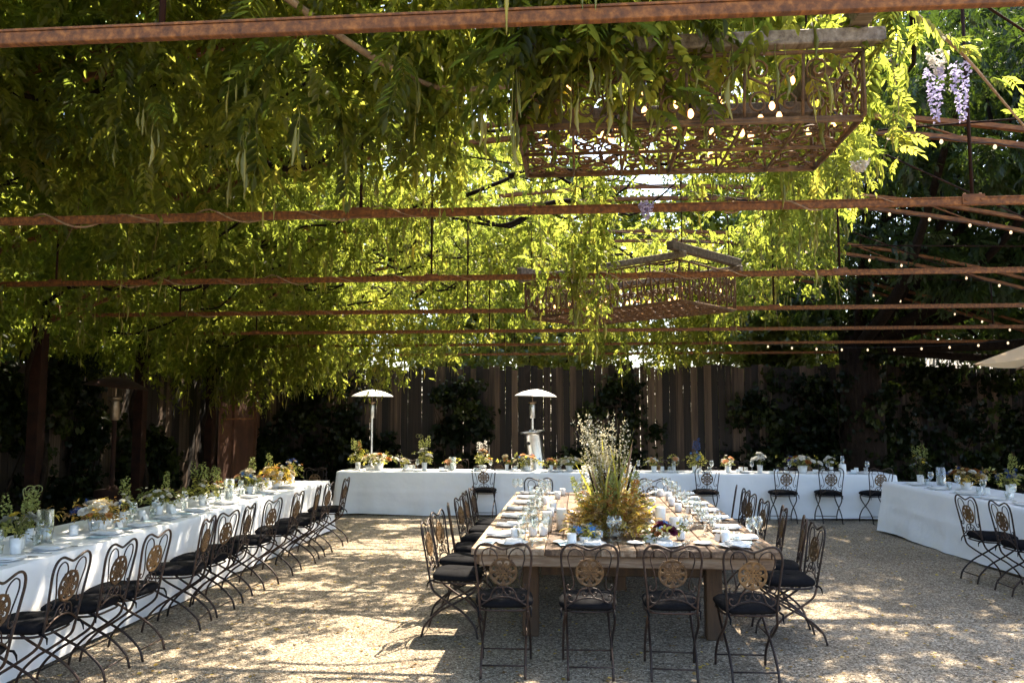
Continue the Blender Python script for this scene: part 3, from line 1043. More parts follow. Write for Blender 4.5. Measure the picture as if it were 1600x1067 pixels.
def lit_mask(gx, gy):
    """Share of the roof left open above a spot on the ground (gaps shaped to let the sun onto chosen areas)."""
    n = 0.68 * vnoise(gx + 40, gy * 1.5 + 40, 1.2, 5) + 0.32 * vnoise(gx + 40, gy * 1.3 + 40, 0.4, 6)
    left_aisle = (gx > -3.15) & (gx < -0.75) & (gy > 4.4) & (gy < 13.2)
    table = (gx > -1.15) & (gx < 1.35) & (gy > 6.15) & (gy < 10.9)
    back_left = (gx > -5.6) & (gx < 0.7) & (gy > 13.6) & (gy < 16.2)
    front_right = (gx > 1.5) & (gx < 4.5) & (gy < 7.4)
    thr = np.full(len(gx), 0.06)
    thr[(gx > -8.2) & (gx < -6.4) & (gy > 14.0) & (gy < 17)] = 0.3
    thr[left_aisle] = 0.54
    thr[table] = 0.76
    thr[back_left] = 0.72
    thr[front_right] = 0.3
    return n < thr  # gaps cut in the vine to place the sun patches


def sun_open(P, z0=0.55):
    k = (P[:, 2] - z0) / SD[2]
    gx, gy = P[:, 0] - SD[0] * k, P[:, 1] - SD[1] * k
    return lit_mask(gx, gy)


def edge_x(y):
    return np.minimum(2.6, np.maximum(0.31 * y, np.minimum(1.3, 0.38 * y))) + 0.35 * (vnoise(y + 9, y * 0 + 3, 0.8, 9) - 0.5)


# roof layer of compound leaves
n = 46000
x = -8.2 + 11.2 * RNG.random(n)
y = 1.7 + 15.6 * RNG.random(n)
z = AB + ARISE * (1 - ((x - AC) / AH) ** 2) + 0.16 + RNG.normal(0, 0.14, n)
z -= 0.5 * vnoise(x, y, 1.3, 14) ** 2
P = np.stack([x, y, z], 1)
cl = 0.55 * vnoise(x, y, 0.75, 3) + 0.45 * vnoise(x, y, 0.27, 4)
dens = np.clip((cl - 0.40) / 0.10, 0.06, 1)
keep = (RNG.random(n) < dens) & (x < edge_x(y)) & ~sun_open(P)
roof = P[keep]
n = 34000                                # leaf tier added above the left side to block the sun
x = -8.3 + 7.6 * RNG.random(n)
y = 1.7 + 15.0 * RNG.random(n)
P = np.stack([x, y, AB + ARISE * (1 - ((x - AC) / AH) ** 2) + 0.62 + RNG.normal(0, 0.16, n)], 1)
shade_tier = P[(RNG.random(n) < np.clip((-0.27 * y - 0.1 - x) / 0.9, 0, 1)) & ~sun_open(P) & (vnoise(x, y, 0.45, 23) > 0.24)]
m = len(shade_tier)
tmpl = pinnate(5, 0.175, 0.050, 0.022, False, 9)
V, F, rn = scatter(tmpl[0], tmpl[1], shade_tier, RNG.random(m) * 6.28, RNG.normal(0.2, 0.4, m), RNG.normal(0, 0.4, m), 1.3 + 0.8 * RNG.random(m), 0.1 + 0.5 * RNG.random(m))
link('foliage', np_mesh('foliage', V, F, 'wisteria_leaf', rn), vine, kind='stuff')
n = 15000                                # upper tier added over the middle to stop stray sun
x = -4.2 + 6.7 * RNG.random(n)
y = 2.4 + 14.6 * RNG.random(n)
P = np.stack([x, y, AB + ARISE * (1 - ((x - AC) / AH) ** 2) + 0.38 + RNG.normal(0, 0.10, n)], 1)
roof = np.concatenate([roof, P[(x < edge_x(y) - 0.1) & ~sun_open(P) & (vnoise(x, y, 0.4, 29) > 0.22)]])
# hanging shoots
sh = []
bottoms = []


def shoot(x, y, ztop, L):
    m = max(2, int(L / 0.062))
    q = np.linspace(0, 1, m)
    wob = RNG.normal(0, 0.05, (m, 2)).cumsum(0) * 0.35
    bottoms.append((x + wob[-1, 0], y + wob[-1, 1], ztop - L))
    sh.append(np.stack([x + wob[:, 0], y + wob[:, 1], ztop - L * q], 1))


for _ in range(2200):
    x, y = -8.0 + 10.6 * RNG.random(), 2.6 + 14.0 * RNG.random() ** 0.85
    if x > edge_x(np.array([y]))[0] - 0.1:
        continue
    if vnoise(np.array([x]), np.array([y]), 0.65, 33)[0] < 0.47 or (x < -0.42 * y and RNG.random() < 0.65):
        continue
    zt = arch_z(x) + 0.1
    L = 0.2 + 0.65 * RNG.random() ** 1.6
    shoot(x, y, zt, L)
# drooping right fringe, far fringe and the clumps that hang lowest
for _ in range(250):
    y = 4.5 + 12.2 * RNG.random()
    shoot(float(edge_x(np.array([y]))[0]) - 0.12 + RNG.normal(0, 0.2), y, arch_z(2.4) + 0.1, 0.5 + 0.8 * RNG.random())
for _ in range(420):
    x = -6.8 + 9.3 * RNG.random()
    shoot(x, 13.6 + 3.0 * RNG.random(), arch_z(x), 0.9 + 0.95 * RNG.random() * (0.6 + 0.4 * math.sin(x * 1.3)))
for (cx, cy_, sx, sy, zt, L, m) in ((0.0, 7.15, 0.2, 0.25, 4.0, 1.25, 30), (-0.1, 3.2, 0.28, 0.10, 3.75, 0.62, 30), (0.0, 3.02, 0.18, 0.05, 3.5, 0.25, 7), (-0.95, 3.9, 0.35, 0.3, 3.9, 0.75, 34), (0.75, 3.2, 0.15, 0.05, 3.42, 0.20, 6),
                                   (-2.2, 4.2, 0.6, 0.5, 3.9, 0.7, 36), (-4.0, 5.6, 0.9, 0.6, 3.9, 0.8, 30), (-5.8, 8.0, 0.7, 1.6, 3.6, 0.8, 14), (-6.5, 11.5, 0.5, 2.2, 3.4, 0.9, 16), (1.22, 3.3, 0.10, 0.10, 3.6, 0.25, 8),
                                   (0.3, 3.12, 0.55, 0.05, 3.54, 0.14, 34), (-6.8, 14.3, 0.3, 0.9, 3.3, 1.4, 18), (0.3, 2.75, 0.5, 0.15, 3.75, 0.25, 16)):
    for _ in range(m):
        shoot(cx + RNG.normal(0, sx), cy_ + RNG.normal(0, sy), zt + RNG.normal(0, 0.06), L * (0.55 + 0.6 * RNG.random()))
shoots = np.concatenate(sh)
ks = ~sun_open(shoots) | (RNG.random(len(shoots)) < 0.2)
shoots = shoots[ks]
print('roof leaves', len(roof), 'shoot leaves', len(shoots))

allp = np.concatenate([roof, shoots])
is_sh = np.concatenate([np.zeros(len(roof), bool), np.ones(len(shoots), bool)])
base = 0.15 + 0.55 * vnoise(allp[:, 0] + 3, allp[:, 1] * 1.3, 0.6, 17) + 0.25 * RNG.random(len(allp))
near = allp[:, 1] < 6.2
# up to 300 of the nearest compound leaves stand as single leaves
inview = (np.abs(allp[:, 0] / np.maximum(allp[:, 1], 0.1) + 0.08) < 0.66) & (allp[:, 1] > 2.1) & ((allp[:, 2] - 1.78) / allp[:, 1] < 0.52)
cand = np.where(near & inview & is_sh)[0]
cand = cand[np.argsort(allp[cand, 1])]
single = set(cand[:280].tolist())
fine_t = [pinnate(5, 0.21, 0.062, 0.026, True, s) for s in (1, 2, 3, 4)]
leaf_meshes = []
for i, (tv, tf) in enumerate(fine_t):
    for rv in (0.25, 0.5, 0.75):
        leaf_meshes.append(np_mesh('leaf', tv, tf, 'wisteria_leaf', np.full(len(tv), rv)))
for i in sorted(single):
    o = link('leaf', leaf_meshes[int(RNG.integers(0, len(leaf_meshes)))], vine, tuple(allp[i]))
    o.rotation_euler = (RNG.normal(0, 0.35), RNG.normal(0.25, 0.35), RNG.random() * 6.28)
    o.scale = (s_ := 0.85 + 0.4 * RNG.random(), s_, s_)
smask = np.zeros(len(allp), bool)
smask[list(single)] = True
for sel, tmpl in ((near & ~smask, fine_t[0]), (~near & ~smask, pinnate(5, 0.175, 0.050, 0.022, False, 9))):
    p = allp[sel]
    m = len(p)
    V, F, rn = scatter(tmpl[0], tmpl[1], p, RNG.random(m) * 6.28, RNG.normal(0.3, 0.4, m), RNG.normal(0, 0.45, m), 0.65 + 0.65 * RNG.random(m), base[sel])
    link('foliage', np_mesh('foliage', V, F, 'wisteria_leaf', rn), vine, kind='stuff')

# woody stems
rr = random.Random(4)
b = MB()
b.tube(spline([(-1.55, 2.9, 3.72), (-1.24, 3.2, 3.56), (-1.04, 3.4, 3.46), (-0.85, 3.6, 3.40), (-0.66, 3.9, 3.43), (-0.3, 4.3, 3.6)], 6), list(np.linspace(0.019, 0.012, 31)), 8)
b.build('stem', 'vine_bark', vine)
for k in range(48):
    x, y = rr.uniform(-7.5, 1.5), rr.uniform(3, 15)
    a = rr.uniform(-0.6, 0.6) + (math.pi if rr.random() < 0.5 else 0)
    pts = []
    for i in range(9):
        pts.append((x, y, arch_z(x) + rr.uniform(-0.32, 0.06)))
        x += math.cos(a) * 0.4
        y += math.sin(a) * 0.4 + rr.uniform(-0.1, 0.1)
        a += rr.uniform(-0.35, 0.35)
        x = max(-7.8, min(2.3, x))
    b = MB()
    b.tube(spline(pts, 3), list(np.linspace(rr.uniform(0.012, 0.03), 0.006, 25)), 6)
    b.build('stem', 'bark', vine)
for k in range(60):                          # thin tendrils trailing below the leaves
    i = int(RNG.integers(0, len(bottoms)))
    x, y, z = bottoms[i]
    if not 2.8 < y < 11:
        continue
    L = rr.uniform(0.15, 0.45)
    b = MB()
    b.tube(spline([(x, y, z + 0.35), (x + rr.uniform(-0.04, 0.04), y, z), (x + rr.uniform(-0.1, 0.1), y, z - L * 0.6), (x + rr.uniform(-0.16, 0.16), y + rr.uniform(-0.05, 0.05), z - L)], 4), list(np.linspace(0.003, 0.0012, 13)), 4)
    b.build('tendril', 'vine_bark', vine)
for n in (4, 5, 6, 7):                       # trunks twining up the left posts
    pts = [(AC - AH + 0.13 * math.cos(q * 9 + n), BAY * n + 0.13 * math.sin(q * 9 + n), q * 3.3) for q in np.linspace(0, 1, 22)]
    b = MB()
    b.tube(pts, list(np.linspace(0.05, 0.02, 22)), 7)
    b.build('stem', 'bark', vine)
for n, x0, x1 in ((2, -3.6, -0.9), (2, 0.9, 1.9), (3, -4.5, -1.0), (3, 0.2, 2.4), (4, -5.2, -2.4)):   # shoots wound round the ties
    q = np.linspace(0, 1, int((x1 - x0) / 0.05))
    ph = rr.uniform(0, 6)
    rad = 0.034 + 0.012 * np.sin(q * 17)
    pts = [(x0 + (x1 - x0) * t_, BAY * n + r_ * math.cos(ph + t_ * (x1 - x0) * 11), BZ + 0.006 + r_ * 1.1 * math.sin(ph + t_ * (x1 - x0) * 11)) for t_, r_ in zip(q, rad)]
    b = MB()
    b.tube(pts, list(np.linspace(0.008, 0.003, len(pts))), 5)
    b.build('stem', 'vine_bark', vine)
# thin bare shoot and leaves by the flowers
b = MB()
b.tube(spline([(1.45, 3.45, 3.52), (1.7, 3.55, 3.36), (1.95, 3.7, 3.18), (2.3, 3.9, 2.92), (2.5, 4.0, 2.8)], 5), list(np.linspace(0.008, 0.004, 21)), 6)
b.build('stem', 'vine_bark', vine)

# seed pods
def pod_mesh(seed):
    r = random.Random(seed)
    L = r.uniform(0.10, 0.17)
    b = MB()
    prof = []
    nb = r.choice((2, 3, 3, 4))
    ring = 7
    vs_, fs_ = [], []
    m = 13
    bend = r.uniform(-0.02, 0.02)
    for i in range(m):
        q = i / (m - 1)
        w = 0.0125 * (0.12 + 0.9 * math.sin(math.pi * min(1, q ** 0.75)) ** 0.8) * (0.62 + 0.5 * q) * (0.86 + 0.22 * math.cos(2 * math.pi * nb * q))
        if q > 0.97:
            w = 0.0012
        for k in range(ring):
            a = 2 * math.pi * k / ring
            vs_.append((w * math.cos(a) + bend * math.sin(math.pi * q), 0.5 * w * math.sin(a), -L * q))
    for i in range(m - 1):
        for k in range(ring):
            fs_.append((i * ring + k, i * ring + (k + 1) % ring, (i + 1) * ring + (k + 1) % ring, (i + 1) * ring + k))
    b.add(vs_, fs_, True)
    S = r.uniform(0.05, 0.14)
    b.tube([(0, 0, S), (r.uniform(-0.01, 0.01), 0, S / 2), (0, 0, -0.004)], 0.0016, 4)
    me = b.mesh('seed_pod', 'pod_skin')
    rnd_attr(me, r.random())
    return me, S


PODS = [pod_mesh(k) for k in range(10)]
npod = 0
bt = np.array(bottoms)
cnd = bt[(bt[:, 1] < 10.5) & (bt[:, 1] > 2.3)]
vis = (np.abs(cnd[:, 0] / cnd[:, 1] + 0.08) < 0.62) & ((cnd[:, 2] - 1.78) / cnd[:, 1] < 0.5)
cnd = cnd[vis]
order = RNG.permutation(len(cnd))
wts = RNG.random(len(cnd)) < np.clip(4.0 / cnd[:, 1], 0, 1)
for i in order:
    if npod >= 220:
        break
    if not wts[i]:
        continue
    k = int(RNG.integers(1, 4))
    for _ in range(k):
        me, S = PODS[int(RNG.integers(0, 10))]
        o = link('seed_pod', me, vine, (cnd[i, 0] + RNG.normal(0, 0.025), cnd[i, 1] + RNG.normal(0, 0.025), cnd[i, 2] - S - 0.02))
        o.rotation_euler = (RNG.normal(0, 0.06), RNG.normal(0, 0.06), RNG.random() * 6.28)
        s_ = 0.8 + 0.35 * RNG.random()
        o.scale = (s_, s_, s_)
        npod += 1
for (x, y, z) in ((0.02, 2.40, 3.17), (0.06, 2.41, 3.19), (-0.22, 2.41, 3.16), (0.95, 3.16, 3.32), (0.72, 3.17, 3.30), (0.22, 3.17, 3.1), (0.2, 3.16, 3.02), (0.62, 3.16, 3.14), (0.12, 3.14, 3.05), (1.02, 3.3, 3.0), (-0.02, 3.2, 3.25), (0.36, 3.5, 2.95)):
    me, S = PODS[int(RNG.integers(0, 10))]
    o = link('seed_pod', me, vine, (x, y, z))
    o.rotation_euler = (0, 0, RNG.random() * 6.28)
    o.scale = (1.25, 1.25, 1.15)
# far pods joined
far = shoots[(shoots[:, 1] > 6) & (RNG.random(len(shoots)) < 0.17)]
pm, S = PODS[2]
pv = np.array([v.co[:] for v in pm.vertices])[:13 * 7]
idx = [r_ * 7 + k for r_ in (0, 3, 6, 9, 12) for k in (0, 2, 3, 5)]
pv = pv[idx]
pf = np.array([(i * 4 + k, i * 4 + (k + 1) % 4, i * 4 + 4 + (k + 1) % 4, i * 4 + 4 + k) for i in range(4) for k in range(4)])
m = len(far)
V, F, rn = scatter(pv, pf, far - [0, 0, 0.15], RNG.random(m) * 6.28, RNG.normal(0, 0.06, m), RNG.normal(0, 0.06, m), 0.9 + 0.5 * RNG.random(m))
link('seed_pods_far', np_mesh('seed_pods', V, F, 'pod_skin', rn, True), vine, kind='stuff').name = 'pod_foliage'

# lavender flower clusters
def raceme_mesh(L, seed, mname):
    q = np.random.default_rng(seed)
    m = 190
    tt = q.random(m)
    rad = 0.036 * (1 - tt) ** 0.8 * np.sqrt(q.random(m)) + 0.004
    a = q.random(m) * 6.28
    P = np.stack([rad * np.cos(a), rad * np.sin(a), -L * tt], 1)
    tv = np.array([(0, 0, 0), (0.6, 0.5, 0.25), (1.0, 0.0, -0.1), (0.6, -0.5, 0.25)])
    V, F, rn = scatter(tv, np.array([(0, 1, 2, 3)]), P, a, q.normal(-0.2, 0.5, m), q.normal(0, 0.6, m), 0.012 + 0.007 * (1 - tt), q.random(m))
    return np_mesh('flower_cluster', V, F, mname, rn)


for i, (p, L, c) in enumerate((((1.60, 3.6, 3.31), 0.24, 'lavender_petal'), ((1.71, 3.6, 3.34), 0.27, 'lavender_petal'), ((1.61, 3.58, 3.38), 0.10, 'white_petal'), ((1.40, 4.0, 3.02), 0.05, 'white_petal'), ((0.42, 4.85, 3.06), 0.10, 'lavender_petal'))):
    link('flower_cluster', raceme_mesh(L, 300 + i, c), vine, p)
for i, (x, y, z) in enumerate([(1.5 + 0.09 * k, 3.5 + 0.03 * k, 3.50 - 0.055 * k) for k in range(3)] + [(1.42, 3.9, 3.04), (1.25, 3.3, 3.5), (1.35, 3.4, 3.45), (1.5, 3.5, 3.42), (1.62, 3.55, 3.4), (1.85, 3.62, 3.28), (2.05, 3.75, 3.12)]):
    for k in range(2):
        o = link('leaf', leaf_meshes[int(RNG.integers(0, len(leaf_meshes)))], vine, (x + RNG.normal(0, 0.03), y, z))
        o.rotation_euler = (RNG.normal(0, 0.4), RNG.normal(-0.2, 0.5), RNG.random() * 6.28)
        o.scale = (0.62, 0.62, 0.62)

# ------------------------------------------------------------------ folding bistro chairs
def back_pt(u_, v_):
    """Back-plane coordinates (across, up) to chair coordinates; the back leans rearwards."""
    return (u_, -0.20 - 0.17 * v_, 0.455 + v_)


def mirror(pts):
    return [(-p[0], p[1]) for p in pts]


def medallion_mesh():
    b = MB()
    nr, na = 18, 96
    Rm = 0.096
    keep = np.ones((nr, na), bool)
    for i in range(nr):
        for j in range(na):
            q = (i + 0.5) / nr
            a = 2 * math.pi * (j + 0.5) / na
            petal = math.cos(8 * a)
            if 0.66 < q < 0.86 and petal < -0.15 - 1.5 * abs(q - 0.78):
                keep[i, j] = False                       # openings inside the rim
            if 0.56 < q < 0.72 and math.cos(16 * a) < -0.55:
                keep[i, j] = False
            if 0.36 < q < 0.48 and math.cos(12 * a) > 0.6:
                keep[i, j] = False
            if 0.16 < q < 0.26 and math.cos(6 * a) > 0.5:
                keep[i, j] = False
    vs_ = []
    for s_ in (-1, 1):
        for i in range(nr + 1):
            for j in range(na):
                q = i / nr
                a = 2 * math.pi * j / na
                th = 0.003 + (0.003 if q > 0.88 else 0) + 0.002 * math.cos(8 * a) * (0.5 < q < 0.9)
                x, v = Rm * q * math.cos(a), 0.25 + Rm * q * math.sin(a)
                p = back_pt(x, v)
                vs_.append((p[0], p[1] + s_ * th, p[2]))
    o2 = (nr + 1) * na
    fs_ = []
    for i in range(nr):
        for j in range(na):
            if not keep[i, j]:
                continue
            j2 = (j + 1) % na
            a, b_, c, d = i * na + j, i * na + j2, (i + 1) * na + j2, (i + 1) * na + j
            fs_.append((a, b_, c, d))
            fs_.append((o2 + d, o2 + c, o2 + b_, o2 + a))
            if i == nr - 1 or not keep[i + 1, j]:
                fs_.append((d, c, o2 + c, o2 + d))
            if i > 0 and not keep[i - 1, j]:
                fs_.append((b_, a, o2 + a, o2 + b_))
            if not keep[i, (j + 1) % na]:
                fs_.append((c, b_, o2 + b_, o2 + c))
            if not keep[i, j - 1]:
                fs_.append((a, d, o2 + d, o2 + a))
    b.add(vs_, fs_)
    return b.mesh('medallion', 'medallion_iron')


def make_chair():
    t = thing('folding_chair', 'x', 'chair')
    half = [(-0.163, -0.02), (-0.166, 0.06), (-0.174, 0.16), (-0.186, 0.27), (-0.193, 0.345), (-0.183, 0.40), (-0.152, 0.434), (-0.108, 0.440), (-0.062, 0.424), (-0.02, 0.408)]
    outline = half + [(0, 0.404)] + mirror(half)[::-1]
    b = MB()
    b.tube([back_pt(*p) for p in spline(outline, 4)], 0.0082, 6)
    b.build('back_frame', 'chair_iron', t)
    inner = [(-0.062, 0.332), (-0.052, 0.322), (-0.040, 0.334), (-0.042, 0.362), (-0.062, 0.394), (-0.098, 0.410), (-0.134, 0.392), (-0.146, 0.345), (-0.134, 0.29), (-0.118, 0.235), (-0.108, 0.18), (-0.116, 0.142), (-0.138, 0.130), (-0.154, 0.146), (-0.150, 0.164), (-0.138, 0.160)]
    low = [(0.0, 0.156), (-0.012, 0.146), (-0.055, 0.135), (-0.078, 0.105), (-0.092, 0.068), (-0.118, 0.046), (-0.146, 0.056), (-0.152, 0.08), (-0.138, 0.094), (-0.126, 0.084)]
    low2 = [(0.012, 0.150), (-0.004, 0.115), (-0.024, 0.088), (-0.044, 0.092), (-0.046, 0.110), (-0.034, 0.114)]
    for m in (0, 1):
        for nm, pts in (('side_scroll', inner), ('lower_scroll', low), ('centre_scroll', low2)):
            b = MB()
            b.tube([back_pt(*p) for p in spline(mirror(pts) if m else pts, 3)], 0.0048, 5)
            b.build(nm, 'chair_iron', t)
    b = MB()
    b.tube([back_pt(*p) for p in spline([(-0.164, 0.012), (-0.085, 0.06), (0, 0.076), (0.085, 0.06), (0.164, 0.012)], 5)], 0.006, 5)
    b.build('back_rail', 'chair_iron', t)
    link('medallion', medallion_mesh(), t)
    for sx in (-1, 1):
        b = MB()
        b.tube(spline([(sx * 0.163, -0.197, 0.437), (sx * 0.172, -0.165, 0.365), (sx * 0.174, -0.06, 0.287), (sx * 0.174, 0.07, 0.205), (sx * 0.174, 0.165, 0.10), (sx * 0.174, 0.19, 0.004)], 4), 0.009, 6)
        b.build('front_leg', 'chair_iron', t)
        b = MB()
        b.tube(spline([(sx * 0.152, 0.185, 0.428), (sx * 0.150, 0.15, 0.36), (sx * 0.150, 0.03, 0.285), (sx * 0.150, -0.12, 0.205), (sx * 0.150, -0.235, 0.10), (sx * 0.150, -0.27, 0.004)], 4), 0.009, 6)
        b.build('rear_leg', 'chair_iron', t)
    b = MB()
    b.tube([(-0.174, 0.178, 0.075), (0.174, 0.178, 0.075)], 0.006, 5)
    b.build('stretcher', 'chair_iron', t)
    b = MB()
    b.tube([(-0.15, -0.247, 0.085), (0.15, -0.247, 0.085)], 0.006, 5)
    b.build('stretcher', 'chair_iron', t)
    ring = []
    for k in range(28):
        a = 2 * math.pi * k / 28
        c, s_ = math.cos(a), math.sin(a)
        e = (abs(c) ** 4 + abs(s_) ** 4) ** -0.25
        ring.append((0.185 * e * c, 0.195 * e * s_ * 0.97, 0.433))
    b = MB()
    b.tube(ring, 0.008, 5, closed=True)
    b.build('seat_frame', 'chair_iron', t)
    b = MB()
    vs_, fs_ = [], []
    prof = [(0.0, 0.441), (0.90, 0.441), (0.99, 0.450), (1.04, 0.466), (1.02, 0.485), (0.93, 0.500), (0.7, 0.510), (0.35, 0.509), (0.0, 0.505)]
    nk = 30
    for q, z in prof:
        for k in range(nk):
            a = 2 * math.pi * k / nk
            c, s_ = math.cos(a), math.sin(a)
            e = (abs(c) ** 5 + abs(s_) ** 5) ** -0.2
            vs_.append((0.196 * q * e * c, 0.200 * q * e * s_, z + 0.004 * math.sin(3 * a + q * 4) * (z > 0.47)))
    for i in range(len(prof) - 1):
        for k in range(nk):
            fs_.append((i * nk + k, i * nk + (k + 1) % nk, (i + 1) * nk + (k + 1) % nk, (i + 1) * nk + k))
    b.add(vs_, fs_, True)
    cu = b.build('seat_cushion', 'cushion_fabric', t)
    for sx in (-1, 1):
        b = MB()
        b.tube([(sx * 0.175, -0.18, 0.452), (sx * 0.185, -0.215, 0.446), (sx * 0.178, -0.235, 0.425), (sx * 0.182, -0.24, 0.39)], [0.007, 0.008, 0.007, 0.003], 5)
        b.build('tie', 'cushion_fabric', cu)
    return t


CHAIR = make_chair()
jr = random.Random(9)


def chair(x, y, rz, label, group, jit=4):
    o = place(CHAIR, (x + jr.uniform(-0.03, 0.03), y + jr.uniform(-0.02, 0.02), 0), rz + R(jr.gauss(0, jit * 0.75)), label, group)
    for c in o.children:
        if c.name.startswith('seat_cushion'):            # no two cushions lie quite alike
            c.rotation_euler = (R(jr.uniform(-0.6, 0.6)), R(jr.uniform(-0.6, 0.6)), R(jr.uniform(-5, 5)))
            c.location = (jr.uniform(-0.008, 0.008), jr.uniform(-0.012, 0.012), 0.003)
            c.scale = (jr.uniform(0.95, 1.03), jr.uniform(0.95, 1.03), 1)
    return o


SEATS = []          # (x, y on table edge, inward angle, table z, phrase)
# four at the near end of the wooden table, backs to the camera
for i, x in enumerate((-0.53, 0.06, 0.62, 1.15)):
    chair(x, 5.77, 0, f'iron folding chair with black cushion, {ORD[i]} from left along the wooden table near end', 'chairs at the wooden table', 2)
    SEATS.append((x + 0.02, 6.05, R(90), 0.77, f'the {ORD[i]} seat from left at the wooden table near end'))
cy_side = [6.62, 7.2, 7.82, 8.42, 9.0, 9.55, 10.05]
for i, y in enumerate(cy_side):
    chair(1.64, y + (0, -0.06, 0.05, 0, 0.08, 0, 0.03)[i], R(90), f'iron folding chair with black cushion, {ORD[i]} along the wooden table right side', 'chairs at the wooden table', 7)
    SEATS.append((1.47, y, R(180), 0.77, f'the {ORD[i]} seat along the wooden table right side'))
    if i < 6:
        chair(-1.0, y, R(-90), f'iron folding chair with black cushion, {ORD[i]} along the wooden table left side', 'chairs at the wooden table', 7)
    SEATS.append((-0.82, y, 0, 0.77, f'the {ORD[i]} seat along the wooden table left side'))
for i, x in enumerate((-0.56, 0.2, 0.98)):
    chair(x, 10.72, R(180), f'iron folding chair with black cushion, {ORD[i]} from left at the wooden table far end', 'chairs at the wooden table')
    SEATS.append((x, 10.35, R(-90), 0.77, f'the {ORD[i]} seat from left at the wooden table far end'))
# along the left table
ly_ = [3.62, 4.17, 4.86, 5.36, 5.82, 6.58, 7.06, 7.54, 8.13, 8.84, 9.52, 9.98, 10.75]
for i, y in enumerate(ly_):
    chair(-3.42, y, R(90), f'iron folding chair with black cushion, {ORD[i]} from near end along the left table', 'chairs along the left table', 6)
    SEATS.append((-3.8, y, R(180), 0.75, f'the {ORD[i]} seat from near end of the left table'))
chair(-4.28, 12.42, R(180), 'iron folding chair at the far end of the left table, facing the camera', 'chairs along the left table')
# back table, front and rear
for i, x in enumerate((-1.61, 2.05, 3.33, 4.07, 4.76)):
    chair(x, 13.63, 0, f'iron folding chair with black cushion, {ORD[i]} from left in front of the back table', 'chairs at the back table')
for i, x in enumerate((-3.21, -2.34, -1.55, -0.5, 1.5, 3.0, 4.2)):
    chair(x, 15.05, R(180), f'iron folding chair, {ORD[i]} from left behind the back table', 'chairs at the back table')
for i, x in enumerate(np.linspace(-3.7, 4.8, 14)):
    SEATS.append((float(x), 13.92, R(90), 0.75, f'the {ORD[i]} seat from left along the back table'))
# right table: turned slightly
RT0, RT1 = np.array([4.55, 12.55]), np.array([4.92, 6.9])
rd = (RT1 - RT0) / np.linalg.norm(RT1 - RT0)
rnrm = np.array([-rd[1], rd[0]])                    # towards the table's middle (+X)
rang = math.atan2(rnrm[1], rnrm[0])
for i, s_ in enumerate((3.5, 4.08, 4.7, 5.3)):
    c = RT0 + rd * s_ - rnrm * 0.40
    chair(float(c[0]), float(c[1]), rang - R(90), f'iron folding chair with black cushion, {ORD[i]} along the right table from its far end', 'chairs along the right table')
for i, s_ in enumerate((0.6, 1.25, 1.9, 2.5, 3.1, 3.7)):
    c = RT0 + rd * s_
    SEATS.append((float(c[0]), float(c[1]), rang, 0.75, f'the {ORD[i]} seat from far end of the right table'))

# ------------------------------------------------------------------ cloth covered tables
def cloth_table(label_t, label_c, loc, rz, W, L, H, seed, drop=0.025):
    """Trestle table (x width, y length, origin at a near corner) under a floor-length cloth."""
    t = thing('banquet_table', label_t, 'table', loc, rz, 'banquet tables under white cloths')
    b = MB()
    b.bevel_box((W / 2, L / 2, H - 0.03), (W - 0.03, L - 0.03, 0.036), 0.004)
    b.build('tabletop', 'table_plastic', t)
    k = max(2, int(L / 1.8))
    for i in range(k + 1):
        for sx in (0.12, W - 0.12):
            b = MB()
            b.tube([(sx, 0.15 + (L - 0.3) * i / k, 0), (sx, 0.15 + (L - 0.3) * i / k, H - 0.05)], 0.014, 6)
            b.build('leg', 'dark_steel', t)
    c = tag(cloth_mesh(loc, rz, W, L, H, seed, drop), label_c, 'tablecloth', 'white floor length tablecloths')
    return t, c


